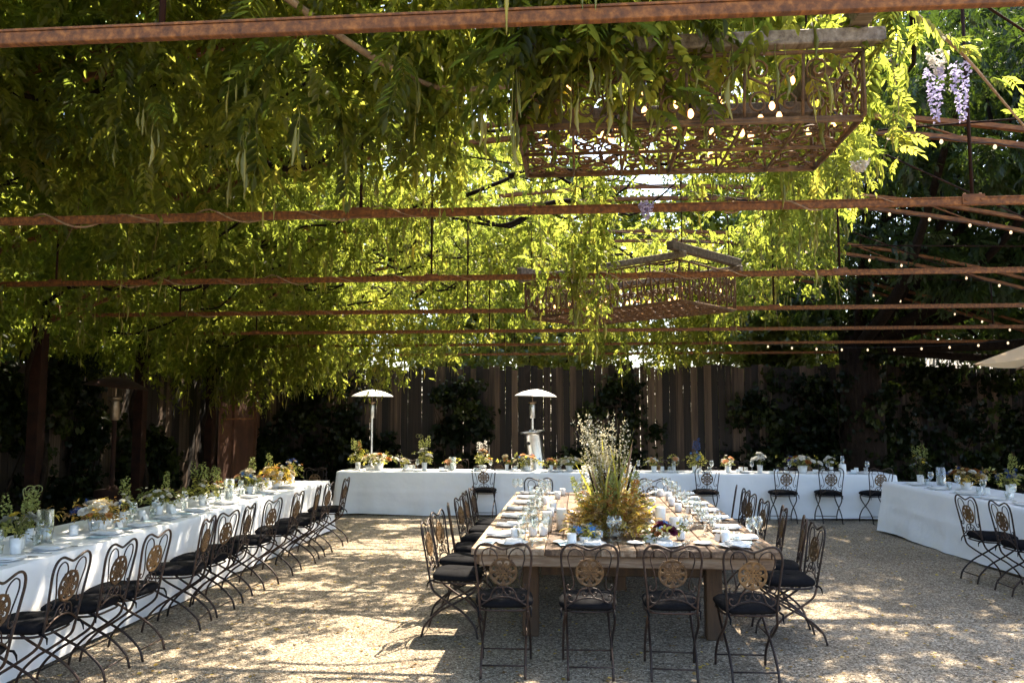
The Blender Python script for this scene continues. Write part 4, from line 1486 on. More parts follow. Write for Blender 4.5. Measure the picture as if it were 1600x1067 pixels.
def cloth_mesh(loc, rz, W, L, H, seed, drop):
    q = np.random.default_rng(seed)
    # perimeter parameter, counter-clockwise from (0, 0)
    per = 2 * (W + L)
    n = max(80, int(per / 0.05))
    rows = 22
    vs_, fs_ = [], []
    ph = q.random(12) * 6.28

    def at(s_):
        s_ %= per
        if s_ < W:
            return s_, 0.0, 0, -1
        s_ -= W
        if s_ < L:
            return W, s_, 1, 0
        s_ -= L
        if s_ < W:
            return W - s_, L, 0, 1
        s_ -= W
        return 0.0, L - s_, -1, 0

    corners = [0, W, W + L, 2 * W + L, per]
    for i in range(n):
        s_ = per * i / n
        x, y, nx, ny = at(s_)
        dc = min(abs(s_ - c) for c in corners)
        near = math.exp(-(dc / 0.22) ** 2)
        # outward normal turns smoothly round the corners
        x2, y2, nx2, ny2 = at(s_ + 0.10)
        x1, y1, nx1, ny1 = at(s_ - 0.10)
        nn = Vector((nx + nx1 + nx2, ny + ny1 + ny2, 0)).normalized()
        wav = 0.55 * math.sin(s_ * 3.1 + ph[0]) + 0.45 * math.sin(s_ * 7.3 + ph[1]) + 0.35 * math.sin(s_ * 13.7 + ph[2]) * max(0, math.sin(s_ * 1.1 + ph[3]))
        for j in range(rows):
            v = j / (rows - 1)
            if j == 0:
                off, z = 0.0, H + 0.001
            else:
                z = H - 0.004 - (H - drop) * ((j - 0.55) / (rows - 1.55)) ** 1.0
                off = 0.010 + v * 0.03 + wav * 0.026 * v ** 1.3 + near * (0.07 * v + 0.035 * v * math.sin(dc * 24 + ph[4]))
                off += 0.004 * math.sin(z * 19 + s_ * 2.5 + ph[5]) * v
                fold = abs((s_ + 0.37) % 1.31 - 0.65)
                off += 0.007 * max(0, 1 - fold / 0.06) * min(1, v * 4)          # pressed vertical fold
                off += 0.006 * max(0, 1 - abs(z - 0.40) / 0.045)                  # pressed horizontal fold
                off += 0.010 * v * max(0, math.sin(s_ * 4.7 + z * 5 + ph[7])) ** 3 * max(0, math.sin(s_ * 0.8 + ph[8]))
            vs_.append((x + nn.x * off, y + nn.y * off, z + (0.012 * math.sin(s_ * 2.2 + ph[6]) * v if j == rows - 1 else 0)))
    for i in range(n):
        i2 = (i + 1) % n
        for j in range(rows - 1):
            fs_.append((i * rows + j, i * rows + j + 1, i2 * rows + j + 1, i2 * rows + j))
    b = MB()
    b.add(vs_, fs_, True)
    # top sheet as a grid, slightly rumpled and stitched to the rim height
    nx_, ny_ = max(4, int(W / 0.09)), max(4, int(L / 0.09))
    tv, tf = [], []
    for i in range(nx_ + 1):
        for j in range(ny_ + 1):
            e = 1.0 if 0 < i < nx_ and 0 < j < ny_ else 0.0
            tv.append((W * i / nx_, L * j / ny_, H + 0.001 + e * (0.0012 + 0.0012 * math.sin(i * 1.3 + j * 0.9))))
    for i in range(nx_):
        for j in range(ny_):
            a = i * (ny_ + 1) + j
            tf.append((a, a + ny_ + 1, a + ny_ + 2, a + 1))
    b.add(tv, tf, True)
    o = b.build('tablecloth', 'white_cloth', None, loc=loc, rz=rz)
    return o


cloth_table('long folding table under white cloth down the left side', 'white cloth on the long left table beside the chair row', (-4.78, 2.9, 0), 0, 0.98, 9.1, 0.75, 1)
cloth_table('long folding table under white cloth across the back', 'white cloth on the long back table before the fence', (-4.27, 13.9, 0), 0, 9.52, 0.78, 0.75, 2)
cloth_table('folding table under white cloth at the right edge', 'bluish white cloth on the right table beside two chairs', (float(RT1[0]), float(RT1[1]), 0), rang, 0.98, float(np.linalg.norm(RT1 - RT0)), 0.75, 3)

# ------------------------------------------------------------------ heavy wooden table
wt = thing('farm_table', 'long heavy timber plank table in the middle of the courtyard', 'table', (-0.82, 6.05, 0))
x = 0.0
rr = random.Random(12)
while x < 2.27:
    w = min(rr.uniform(0.12, 0.17), 2.29 - x)
    if 2.29 - x - w < 0.06:
        w = 2.29 - x
    b = MB()
    b.bevel_box((0, 0, 0), (w - 0.006, 4.3 + rr.uniform(-0.012, 0.012), 0.05), 0.005)
    b.build('plank', 'old_timber', wt, loc=(x + w / 2, 2.15, 0.745 + rr.uniform(-0.002, 0.002)))
    x += w
for yy in (0.07, 4.23):
    b = MB()
    b.bevel_box((0, 0, 0), (0.06, 2.17, 0.085), 0.006)
    o = b.build('apron', 'old_timber', wt, loc=(1.145, yy, 0.675))
    o.rotation_euler = (0, 0, R(90))
for xx in (0.06, 2.23):
    b = MB()
    b.bevel_box((0, 0, 0), (0.06, 4.08, 0.085), 0.006)
    b.build('apron', 'old_timber', wt, loc=(xx, 2.15, 0.675))
for yy in (0.55, 3.75):
    for xx in (0.42, 1.87):
        b = MB()
        b.bevel_box((0, 0, 0.0), (0.13, 0.13, 0.628), 0.008)
        b.build('leg', 'timber_leg', wt, loc=(xx, yy, 0.314 + 0.003))
    b = MB()
    b.bevel_box((0, 0, 0), (0.09, 1.29, 0.12), 0.006)
    o = b.build('cross_rail', 'timber_leg', wt, loc=(1.145, yy, 0.54))
    o.rotation_euler = (0, 0, R(90))
b = MB()
b.bevel_box((0, 0, 0), (0.09, 3.0, 0.12), 0.006)
b.build('stretcher', 'timber_leg', wt, loc=(1.145, 2.15, 0.40))

# ------------------------------------------------------------------ place settings
def one(name, mb, m, cat):
    o = mb.build(name, m)
    o['category'] = cat
    return o


b = MB()
b.lathe([(0.0, 0.004), (0.034, 0.004), (0.034, 0.001), (0.006, 0.008), (0.0042, 0.014), (0.004, 0.085), (0.009, 0.095), (0.030, 0.115), (0.0385, 0.140), (0.0375, 0.165), (0.031, 0.198), (0.0302, 0.198), (0.0365, 0.165), (0.0375, 0.140), (0.029, 0.117), (0.008, 0.098), (0.0, 0.097)], 18)
WINE = one('wine_glass', b, 'clear_glass', 'glass')
b = MB()
b.lathe([(0.0, 0.001), (0.028, 0.001), (0.031, 0.004), (0.036, 0.095), (0.035, 0.095), (0.030, 0.012), (0.0, 0.011)], 16)
TUMB = one('water_tumbler', b, 'clear_glass', 'glass')
b = MB()
b.lathe([(0.0, 0.001), (0.07, 0.001), (0.085, 0.006), (0.118, 0.016), (0.120, 0.019), (0.116, 0.019), (0.085, 0.010), (0.0, 0.009)], 26)
PLATE = one('dinner_plate', b, 'porcelain', 'plate')

b = MB()
b.lathe([(0.0, 0.001), (0.04, 0.001), (0.05, 0.005), (0.072, 0.012), (0.074, 0.014), (0.070, 0.014), (0.05, 0.008), (0.0, 0.007)], 22)
SAUCER = one('side_plate', b, 'porcelain', 'plate')


def napkin_mesh():
    b = MB()
    nx_, ny_ = 6, 10
    for lay in range(3):
        vs_, fs_ = [], []
        w, l = 0.135 - lay * 0.006, 0.235 - lay * 0.006
        for i in range(nx_ + 1):
            for j in range(ny_ + 1):
                vs_.append((w * (i / nx_ - 0.5), l * (j / ny_ - 0.5), 0.004 + lay * 0.006 + 0.0025 * math.sin(j * 0.9 + i * 0.7 + lay)))
        n1 = len(vs_)
        vs_ += [(p[0] * 0.99, p[1] * 0.99, p[2] - 0.004) for p in vs_]
        for i in range(nx_):
            for j in range(ny_):
                a = i * (ny_ + 1) + j
                fs_.append((a, a + ny_ + 1, a + ny_ + 2, a + 1))
                fs_.append((n1 + a + 1, n1 + a + ny_ + 2, n1 + a + ny_ + 1, n1 + a))
        edge = [(i, 0) for i in range(nx_)] + [(nx_, j) for j in range(ny_)] + [(i, ny_) for i in range(nx_, 0, -1)] + [(0, j) for j in range(ny_, 0, -1)]
        ids = [i * (ny_ + 1) + j for i, j in edge]
        for k in range(len(ids)):
            a, c = ids[k], ids[(k + 1) % len(ids)]
            fs_.append((c, a, n1 + a, n1 + c))
        b.add(vs_, fs_, True)
    return b


NAP = one('napkin', napkin_mesh(), 'napkin_cloth', 'napkin')
b = MB()
b.box((0, 0, 0.001), (0.105, 0.155, 0.0014))
CARD = one('menu_card', b, 'sky_tint_card', 'card')
b = MB()
for sx in (-1, 1):
    b.add([(-0.045, 0.0, 0.055), (0.045, 0.0, 0.055), (0.045, sx * 0.02, 0.0), (-0.045, sx * 0.02, 0.0), (-0.045, sx * 0.001, 0.0535), (0.045, sx * 0.001, 0.0535), (0.045, sx * 0.019, 0.0), (-0.045, sx * 0.019, 0.0)], [(0, 1, 2, 3), (7, 6, 5, 4)])
TENT = one('place_card', b, 'card_paper', 'card')
b = MB()
b.box((0, -0.045, 0.003), (0.010, 0.11, 0.003))
b.box((0, 0.025, 0.004), (0.006, 0.05, 0.003))
b.box((0, 0.055, 0.004), (0.024, 0.02, 0.003))
for k in range(4):
    b.box((-0.0095 + k * 0.0063, 0.085, 0.004), (0.003, 0.045, 0.002))
FORK = one('fork', b, 'cutlery_steel', 'fork')
b = MB()
b.box((0, -0.055, 0.004), (0.011, 0.10, 0.006))
b.add([(-0.008, -0.005, 0.002), (0.009, -0.005, 0.002), (0.010, 0.07, 0.002), (0.004, 0.105, 0.002), (-0.008, 0.09, 0.002), (-0.008, -0.005, 0.0045), (0.009, -0.005, 0.0035), (0.010, 0.07, 0.0035), (0.004, 0.105, 0.0035), (-0.008, 0.09, 0.0045)],
      [(4, 3, 2, 1, 0), (5, 6, 7, 8, 9), (0, 1, 6, 5), (1, 2, 7, 6), (2, 3, 8, 7), (3, 4, 9, 8), (4, 0, 5, 9)])
KNIFE = one('knife', b, 'cutlery_steel', 'knife')
b = MB()
b.lathe([(0.0, 0.001), (0.032, 0.001), (0.036, 0.008), (0.036, 0.085), (0.033, 0.085), (0.032, 0.05), (0.0, 0.048)], 18)
VOT = one('votive_holder', b, 'porcelain', 'candle holder')
sr = random.Random(31)
for (x, y, a, zt, ph) in SEATS:
    ca, sa = math.cos(a), math.sin(a)

    def at_(inw, side, dz=0.0):
        return (x + ca * inw + sa * side, y + sa * inw - ca * side, zt + 0.003 + dz)

    rz = a - R(90)
    cloth = zt < 0.76
    j = lambda s_: sr.uniform(-s_, s_)
    place(PLATE, at_(0.19, j(0.01)), rz, f'white dinner plate at {ph}', 'dinner plates')
    place(NAP, at_(0.19 + j(0.02), j(0.02), 0.017), rz + j(0.12), f'folded white napkin at {ph}', 'folded napkins')
    place(FORK, at_(0.17, -0.155 + j(0.01)), rz + j(0.06), f'steel fork at {ph}', 'forks')
    place(KNIFE, at_(0.17, 0.150 + j(0.01)), rz + j(0.06), f'steel knife at {ph}', 'knives')
    place(WINE, at_(0.36 + j(0.03), 0.14 + j(0.03)), sr.uniform(0, 6), f'stemmed wine glass at {ph}', 'wine glasses')
    place(TUMB, at_(0.33 + j(0.03), 0.05 + j(0.03)), sr.uniform(0, 6), f'clear water tumbler at {ph}', 'water tumblers')
    if not cloth:
        place(WINE, at_(0.43 + j(0.03), 0.21 + j(0.03)), sr.uniform(0, 6), f'second wine glass at {ph}', 'wine glasses')
        place(SAUCER, at_(0.30 + j(0.02), -0.21 + j(0.03)), 0, f'small white side plate at {ph}', 'side plates')
    if sr.random() < 0.75:
        place(CARD, at_(0.20 + j(0.05), -0.20 + j(0.02), 0.008), rz + j(0.3), f'sky tinted menu card at {ph}', 'menu cards')
    if sr.random() < 0.8:
        place(TENT, at_(0.36 + j(0.03), -0.10 + j(0.03)), rz + j(0.3), f'small white tent card at {ph}', 'tent cards')
    if sr.random() < 0.55:
        place(VOT, at_(0.45 + j(0.03), -0.02 + j(0.06)), 0, f'white votive holder at {ph}', 'votive holders')

# ------------------------------------------------------------------ candles
def hurricane(label, loc, h=0.26, r=0.06, n=3):
    t = thing('hurricane_lantern', label, 'candle holder', loc, 0, 'glass hurricane candles')
    b = MB()
    b.lathe([(0.0, 0.003), (r, 0.003), (r + 0.001, 0.01), (r + 0.001, h), (r - 0.0015, h), (r - 0.0015, 0.012), (0.0, 0.012)], 24)
    b.build('cylinder', 'clear_glass', t)
    q = random.Random(str(loc))
    for k in range(n):
        a = 2.1 * k + q.random()
        hh = q.uniform(0.09, 0.15)
        b = MB()
        b.lathe([(0.0, 0.013), (0.019, 0.013), (0.0195, hh - 0.004), (0.016, hh), (0.0, hh - 0.003)], 14)
        c = b.build('candle', 'candle_wax', t, loc=(0.028 * math.cos(a), 0.028 * math.sin(a), 0))
        b = MB()
        b.tube([(0, 0, hh - 0.004), (0.001, 0, hh + 0.012)], 0.001, 4)
        b.build('wick', 'wire_black', c)
    return t


hurricane('glass hurricane with white candles near the left table near end', (-4.18, 6.02, 0.753), 0.27, 0.062)
hurricane('glass hurricane with white candles at the left table beside the blue cream bouquet', (-4.12, 9.2, 0.753), 0.25, 0.06)
hurricane('glass hurricane candle at the right table beside tall yellow stems', (5.15, 12.0, 0.753), 0.25, 0.06)
hurricane('glass hurricane candle on the left half of the back table', (-2.27, 14.25, 0.753), 0.24, 0.07)
hurricane('glass hurricane candle on the right half of the back table', (2.58, 14.3, 0.753), 0.2, 0.055)


def pillar(label, loc, h, r):
    t = thing('pillar_candle', label, 'candle', loc, 0, 'white pillar candles')
    b = MB()
    b.lathe([(0.0, 0.001), (r, 0.001), (r, h - 0.006), (r - 0.004, h), (r * 0.6, h - 0.004), (0.0, h - 0.006)], 20)
    c = b.build('wax', 'candle_wax', t)
    b = MB()
    b.tube([(0, 0, h - 0.008), (0.001, 0, h + 0.01)], 0.0012, 4)
    b.build('wick', 'wire_black', t)


for i, (x, y, h, r, w) in enumerate(((-0.28, 6.92, 0.17, 0.042, 'tall white pillar candle left of the tall grass centrepiece, outer one'), (-0.16, 7.05, 0.18, 0.044, 'tall white pillar candle left of the tall grass centrepiece, inner one'),
                                     (-0.06, 6.98, 0.11, 0.035, 'short white pillar candle close by the left of the tall grass centrepiece'), (0.58, 7.02, 0.16, 0.042, 'tall white pillar candle right of the tall grass centrepiece, inner one'),
                                     (0.70, 7.15, 0.19, 0.045, 'tall white pillar candle right of the tall grass centrepiece, middle one'), (0.80, 7.0, 0.12, 0.042, 'short white pillar candle right of the tall grass centrepiece'),
                                     (0.05, 8.1, 0.19, 0.042, 'tall white pillar candle midway down the wooden table, left one'), (0.55, 8.3, 0.16, 0.042, 'white pillar candle midway down the wooden table, right one'), (0.2, 9.2, 0.18, 0.044, 'white pillar candle towards the wooden table far end'))):
    pillar(w, (x, y, 0.773), h, r)
t = thing('candle_bottle', 'white bottle with glass chimney at the right of the back table', 'candle holder', (4.5, 14.25, 0.753))
b = MB()
b.lathe([(0.0, 0.001), (0.06, 0.001), (0.062, 0.02), (0.06, 0.14), (0.05, 0.155), (0.0, 0.155)], 20)
b.build('holder', 'porcelain', t)
b = MB()
b.lathe([(0.03, 0.156), (0.035, 0.17), (0.03, 0.29), (0.029, 0.29), (0.033, 0.17), (0.028, 0.157)], 16)
b.build('chimney', 'clear_glass', t)

# ------------------------------------------------------------------ flowers
BL = {}


def petals(nring, seed, size, flat, mname):
    q = np.random.default_rng(seed)
    P, yaw, pit, sc = [], [], [], []
    for i, m in enumerate(nring):
        for k in range(m):
            yaw.append(2 * math.pi * (k + 0.5 * (i % 2)) / m + q.normal(0, 0.12))
            pit.append(-(1.25 - flat * i) + q.normal(0, 0.1))
            sc.append(size * (0.55 + 0.45 * i / max(1, len(nring) - 1)))
            P.append((0, 0, 0.0))
    tv = np.array([(0.05, -0.12, 0), (0.05, 0.12, 0), (0.55, 0.42, 0.05), (0.95, 0.28, -0.05), (1.0, 0, -0.10), (0.95, -0.28, -0.05), (0.55, -0.42, 0.05), (0.5, 0, 0.14 * -1)])
    tf = np.array([(0, 1, 7, 7), (1, 2, 7, 7), (2, 3, 4, 7), (4, 5, 6, 7), (6, 0, 7, 7)])
    tf = np.array([(0, 1, 7), (1, 2, 7), (2, 3, 7), (3, 4, 7), (4, 5, 7), (5, 6, 7), (6, 0, 7)])
    n_ = len(P)
    V, F, rn = scatter(tv, tf, np.array(P), np.array(yaw), np.array(pit), np.zeros(n_), np.array(sc), q.random(n_))
    return np_mesh('bloom', V, F, mname, rn, True)


def bloom(kind, colour, seed):
    key = (kind, colour, seed % 2)
    if key not in BL:
        mname = colour + '_petal'
        if kind == 'rose':
            BL[key] = petals((3, 5, 6, 7), seed, 0.042, 0.36, mname)
        elif kind == 'daisy':
            BL[key] = petals((4, 7, 9), seed, 0.024, 0.5, mname)
        elif kind == 'thistle':
            q = np.random.default_rng(seed)
            m = 80
            a, e = q.random(m) * 6.28, q.random(m) * 1.7 - 0.25
            tv = np.array([(0.25, -0.06, 0), (0.25, 0.06, 0), (1, 0, 0)])
            V, F, rn = scatter(tv, np.array([(0, 1, 2)]), np.zeros((m, 3)), a, -e, np.zeros(m), 0.034 * (0.8 + 0.4 * q.random(m)), q.random(m))
            BL[key] = np_mesh('bloom', V, F, mname, rn)
        else:                                       # spike of small florets
            q = np.random.default_rng(seed)
            m = 70
            tt = q.random(m)
            a = q.random(m) * 6.28
            rad = 0.020 * (1 - tt) ** 0.6 + 0.004
            P = np.stack([rad * np.cos(a), rad * np.sin(a), 0.15 * tt], 1)
            tv = np.array([(0, 0, 0), (0.6, 0.45, 0.2), (1.0, 0.0, 0.1), (0.6, -0.45, 0.2)])
            V, F, rn = scatter(tv, np.array([(0, 1, 2, 3)]), P, a, q.normal(-0.4, 0.4, m), q.normal(0, 0.5, m), 0.017 * np.ones(m), q.random(m))
            BL[key] = np_mesh('bloom', V, F, mname, rn)
    return BL[key]


def arrangement(label, loc, vase, h, spread, blooms, n_green, green='greenery_leaf', curl=False, seed=0, group='flower arrangements on the tables', tall=0):
    r = random.Random(seed)
    h, spread = h * 0.88, spread * 0.92
    q = np.random.default_rng(seed)
    t = thing('flower_arrangement', label, 'flowers', loc, r.uniform(0, 6), group)
    b = MB()
    vw, vh = vase
    b.lathe([(0.0, 0.001), (vw * 0.72, 0.001), (vw * 0.8, 0.006), (vw, vh), (vw * 0.93, vh), (vw * 0.72, 0.02), (0.0, 0.018)], 22)
    b.build('vase', 'porcelain', t)
    b = MB()
    ends = []
    for kind, colour, n in blooms:
        for _ in range(n):
            a = r.uniform(0, 6.283)
            e = r.random() ** 0.6
            hz = vh + (h - vh) * (1 - 0.62 * e * e) * r.uniform(0.72, 1.0)
            if kind == 'spike' or (tall and r.random() < 0.3):
                hz, e = vh + (h - vh) * r.uniform(0.8, 1.05), e * 0.55
            p = Vector((spread * e * math.cos(a), spread * e * math.sin(a), hz))
            ends.append((kind, colour, p, a, e))
            b.tube(spline([(0.2 * vw * math.cos(a), 0.2 * vw * math.sin(a), vh * 0.4), (p.x * 0.35, p.y * 0.35, vh + (hz - vh) * 0.55), tuple(p)], 3), 0.0022, 4, cap=False)
    if curl:
        for k in range(2):
            x0 = 0.05 + 0.05 * k
            pts = [(0, 0, vh * 0.5), (x0 * 0.5, 0.02, h * 0.7), (x0, 0.03, h * 1.15), (x0 * 0.7, 0.05, h * 1.5)] + [(x0 + 0.03 + 0.032 * math.cos(2.6 - s_), 0.05, h * 1.52 + 0.03 * math.sin(2.6 - s_)) for s_ in np.linspace(0, 6.5 + k, 10)]
            b.tube(spline(pts, 3), 0.0038, 5)
    me = b.mesh('stems', 'greenery_leaf')
    rnd_attr(me)
    link('stem', me, t, kind='stuff')
    for kind, colour, p, a, e in ends:
        o = link('bloom', bloom(kind, colour, r.randint(0, 9)), t, tuple(p))
        s_ = r.uniform(0.95, 1.4) * (1.0 if kind != 'rose' else 1.2)
        o.scale = (s_, s_, s_)
        o.rotation_euler = (0, 0.75 * e if kind != 'spike' else 0.25 * e, a)
    P = q.normal(size=(n_green, 3)) * [spread * 0.5, spread * 0.5, (h - vh) * 0.25] + [0, 0, vh + (h - vh) * 0.38]
    P[:, 2] = np.clip(P[:, 2], vh * 0.9, h * 1.05)
    V, F, rn = scatter(SPRAY[0], SPRAY[1], P, np.arctan2(P[:, 1], P[:, 0]), q.normal(-0.3, 0.5, n_green), q.normal(0, 0.6, n_green), 0.30 + 0.22 * q.random(n_green), q.random(n_green))
    link('greenery', np_mesh('greenery', V, F, green, rn), t, kind='stuff')
    return t


Z = 0.753
A = arrangement
A('white vase of tall yellow green stems with curling tendrils at the left table near end', (-4.12, 5.62, Z), (0.045, 0.12), 0.34, 0.17, [('spike', 'lime', 4), ('daisy', 'white', 4), ('daisy', 'yellow', 3), ('rose', 'grey', 2)], 26, curl=True, seed=1, tall=1)
A('lush white rose and brown fern bowl on the left table', (-4.22, 6.78, Z), (0.085, 0.10), 0.30, 0.27, [('rose', 'white', 6), ('rose', 'cream', 4), ('thistle', 'blue', 4), ('daisy', 'orange', 5), ('daisy', 'white', 3)], 60, 'brown_leaf', seed=2)
A('white vase of small pale button blooms and yellow green sprigs on the left table', (-4.25, 7.85, Z), (0.05, 0.13), 0.32, 0.17, [('daisy', 'white', 9), ('daisy', 'cream', 5), ('daisy', 'lime', 6)], 40, seed=3)
A('white vase of wispy yellow green sprays halfway down the left table', (-4.2, 8.7, Z), (0.045, 0.12), 0.33, 0.2, [('daisy', 'cream', 6), ('spike', 'lime', 5), ('daisy', 'white', 4)], 46, seed=4)
A('blue and cream flower bowl toward the left table far end', (-4.2, 9.95, Z), (0.06, 0.10), 0.34, 0.2, [('thistle', 'lightblue', 7), ('rose', 'cream', 4), ('rose', 'peach', 2), ('daisy', 'white', 6), ('daisy', 'orange', 3)], 40, seed=5)
A('amber and cream flower bowl next to the left table far end', (-4.15, 10.75, Z), (0.065, 0.10), 0.36, 0.25, [('rose', 'cream', 5), ('rose', 'yellow', 4), ('daisy', 'orange', 7), ('daisy', 'white', 4)], 66, 'brown_leaf', seed=6)
A('dark blue and white flower vase at the left table far end', (-4.25, 11.6, Z), (0.05, 0.12), 0.38, 0.22, [('thistle', 'blue', 7), ('daisy', 'white', 5), ('daisy', 'orange', 2)], 36, seed=7, tall=1)
B_Y = 14.28
A('green sprigs with orange spike in white vase at left end of back table', (-4.0, B_Y, Z), (0.05, 0.14), 0.42, 0.18, [('spike', 'orange', 1), ('spike', 'lime', 4), ('daisy', 'white', 3)], 50, seed=8, tall=1)
A('wide low orange and cream bowl on back table under the slim heater', (-3.62, B_Y, Z), (0.09, 0.13), 0.34, 0.38, [('rose', 'orange', 5), ('rose', 'cream', 8), ('rose', 'white', 5), ('daisy', 'cream', 10), ('daisy', 'white', 6)], 50, seed=9)
A('tall pale green and white stems in white vase on the back table', (-2.78, B_Y, Z), (0.05, 0.14), 0.46, 0.17, [('spike', 'lime', 4), ('daisy', 'white', 8), ('rose', 'white', 2)], 46, curl=True, seed=10, tall=1)
A('orange and cream posy on back table above the lone front chair', (-1.74, B_Y, Z), (0.06, 0.10), 0.40, 0.17, [('rose', 'orange', 5), ('daisy', 'cream', 9), ('spike', 'white', 3)], 36, seed=11, tall=1)
A('blue and cream bowl on back table before the leaning heater', (-0.92, B_Y, Z), (0.075, 0.10), 0.34, 0.28, [('thistle', 'lightblue', 5), ('rose', 'cream', 6), ('rose', 'peach', 3), ('rose', 'white', 4)], 40, seed=12)
A('pale green and cream bowl on back table left of tall grasses', (-0.18, B_Y, Z), (0.07, 0.10), 0.30, 0.26, [('rose', 'cream', 6), ('daisy', 'white', 8), ('rose', 'white', 3)], 60, seed=13)
A('small white posy with orange bloom on back table right of tall grasses', (1.3, B_Y, Z), (0.05, 0.10), 0.30, 0.16, [('daisy', 'white', 7), ('rose', 'peach', 2)], 26, seed=14)
A('blue delphinium posy in white vase on the back table', (2.0, B_Y, Z), (0.045, 0.12), 0.42, 0.14, [('spike', 'blue', 4), ('thistle', 'lightblue', 5), ('daisy', 'grey', 3)], 36, seed=15, tall=1)
A('white roses in white vase on the shaded right half of back table', (3.12, B_Y, Z), (0.05, 0.13), 0.40, 0.18, [('rose', 'white', 6), ('daisy', 'white', 4)], 40, 'ivy_leaf', seed=16)
A('broad white and blue bowl on back table above two front chairs', (3.84, B_Y, Z), (0.085, 0.12), 0.34, 0.33, [('rose', 'white', 9), ('thistle', 'blue', 6), ('rose', 'rust', 3), ('daisy', 'cream', 4)], 50, seed=17)
A('tall yellow green stems in white vase at right table far end', (4.95, 12.2, Z), (0.05, 0.13), 0.46, 0.16, [('spike', 'lime', 4), ('daisy', 'yellow', 4), ('daisy', 'grey', 8)], 30, 'ivy_leaf', seed=18, tall=1)
A('brown and white flower bowl with blue sprigs on right table', (5.2, 11.35, Z), (0.08, 0.10), 0.34, 0.28, [('rose', 'white', 3), ('rose', 'rust', 5), ('thistle', 'blue', 5), ('daisy', 'cream', 5)], 60, 'brown_leaf', seed=19)
A('blue and yellow green posy in white vase at the photo right edge', (5.25, 10.35, Z), (0.05, 0.15), 0.40, 0.22, [('thistle', 'blue', 9), ('spike', 'lime', 3), ('daisy', 'grey', 6)], 40, seed=20)
ZT = 0.773
A('low blue thistle posy before the tall grass centrepiece, left one', (0.04, 6.36, ZT), (0.05, 0.05), 0.15, 0.14, [('thistle', 'lightblue', 5), ('daisy', 'cream', 4), ('daisy', 'lime', 5)], 20, seed=21)
A('low blue thistle and plum posy before the tall grass centrepiece, right one', (0.64, 6.40, ZT), (0.05, 0.05), 0.16, 0.14, [('thistle', 'lightblue', 4), ('rose', 'plum', 2), ('daisy', 'rust', 4)], 24, seed=22)
A('low white and plum bowl midway down the wooden table', (0.3, 8.0, ZT), (0.06, 0.08), 0.26, 0.26, [('daisy', 'plum', 6), ('daisy', 'white', 8), ('daisy', 'yellow', 4)], 30, seed=23)
A('low white and lime bowl near the wooden table far end', (0.35, 9.4, ZT), (0.06, 0.08), 0.24, 0.24, [('daisy', 'white', 10), ('rose', 'cream', 3), ('daisy', 'lime', 4)], 30, seed=24)

mr = random.Random(58)
k = 0
for y in np.linspace(6.3, 10.1, 20):
    x = 0.32 + (0.42 if k % 2 else -0.42) + mr.uniform(-0.22, 0.22)
    place(VOT, (x, float(y) + mr.uniform(-0.09, 0.09), ZT), 0, f'white votive holder, {ORD[k]} from near end down the wooden table middle', 'votive holders')
    k += 1
for k, y in enumerate(np.linspace(7.35, 10.0, 9)):
    A(f'small bud vase of pale blooms, {ORD[k]} along the wooden table middle', (0.32 + mr.uniform(-0.3, 0.3), float(y), ZT), (0.03, 0.09), mr.uniform(0.2, 0.3), 0.09, [('daisy', mr.choice(('white', 'cream', 'yellow')), 5), ('spike', mr.choice(('lime', 'white')), 2)], 10, seed=200 + k, group='bud vases')
for k, y in enumerate((5.1, 6.2, 7.3, 8.3, 9.4, 10.3, 11.2)):
    A(f'small bud vase, {ORD[k]} from near end along the left table', (-4.4 + mr.uniform(-0.1, 0.1), y, Z), (0.032, 0.1), mr.uniform(0.2, 0.3), 0.1, [('daisy', mr.choice(('white', 'cream', 'orange')), 6), ('spike', 'lime', 2)], 12, seed=220 + k, group='bud vases')
for k, x in enumerate((-3.1, -2.3, -1.3, -0.5, 0.5, 1.65, 2.55, 4.3)):
    A(f'small bud vase, {ORD[k]} from left along the back table', (x, B_Y + mr.uniform(-0.1, 0.1), Z), (0.035, 0.11), mr.uniform(0.24, 0.36), 0.12, [('daisy', mr.choice(('white', 'cream', 'orange')), 7), ('rose', mr.choice(('white', 'peach', 'cream')), 2)], 12, seed=240 + k, group='bud vases')

# the tall grass centrepiece
cp = thing('centrepiece', 'tall centrepiece of plumed grasses, cattails and orange foxtail spikes in white bowl', 'flowers', (0.26, 6.74, ZT))
b = MB()
b.lathe([(0.0, 0.001), (0.09, 0.001), (0.13, 0.03), (0.15, 0.10), (0.143, 0.10), (0.12, 0.035), (0.0, 0.03)], 28)
b.build('bowl', 'porcelain', cp)
q = np.random.default_rng(77)
r = random.Random(77)
b = MB()
plP = []
for k in range(70):                                  # upright grass stems, feathery only at the tips
    a, e = r.uniform(0, 6.28), r.random() ** 0.8
    h = r.choice((r.uniform(0.5, 0.75), r.uniform(0.75, 1.05)))
    tip = (0.34 * e * math.cos(a) * h - 0.09 * h, 0.24 * e * math.sin(a) * h, h)
    pts = spline([(0.05 * math.cos(a), 0.05 * math.sin(a), 0.05), (tip[0] * 0.4, tip[1] * 0.4, h * 0.55), tip], 8)
    b.tube(pts, list(np.linspace(0.0028, 0.0010, len(pts))), 4)
    if k % 5 != 4:
        for _ in range(34):
            s_ = r.uniform(0.66, 1.0)
            p = pts[int(s_ * (len(pts) - 1))]
            w_ = 0.006 + 0.016 * (1.02 - s_) / 0.36
            plP.append((p[0] + r.gauss(0, w_), p[1] + r.gauss(0, w_), p[2] + r.gauss(0, 0.014)))
me = b.mesh('grass_stems', 'greenery_leaf')
rnd_attr(me)
link('grass_stem', me, cp, kind='stuff')
plP = np.array(plP)
m = len(plP)
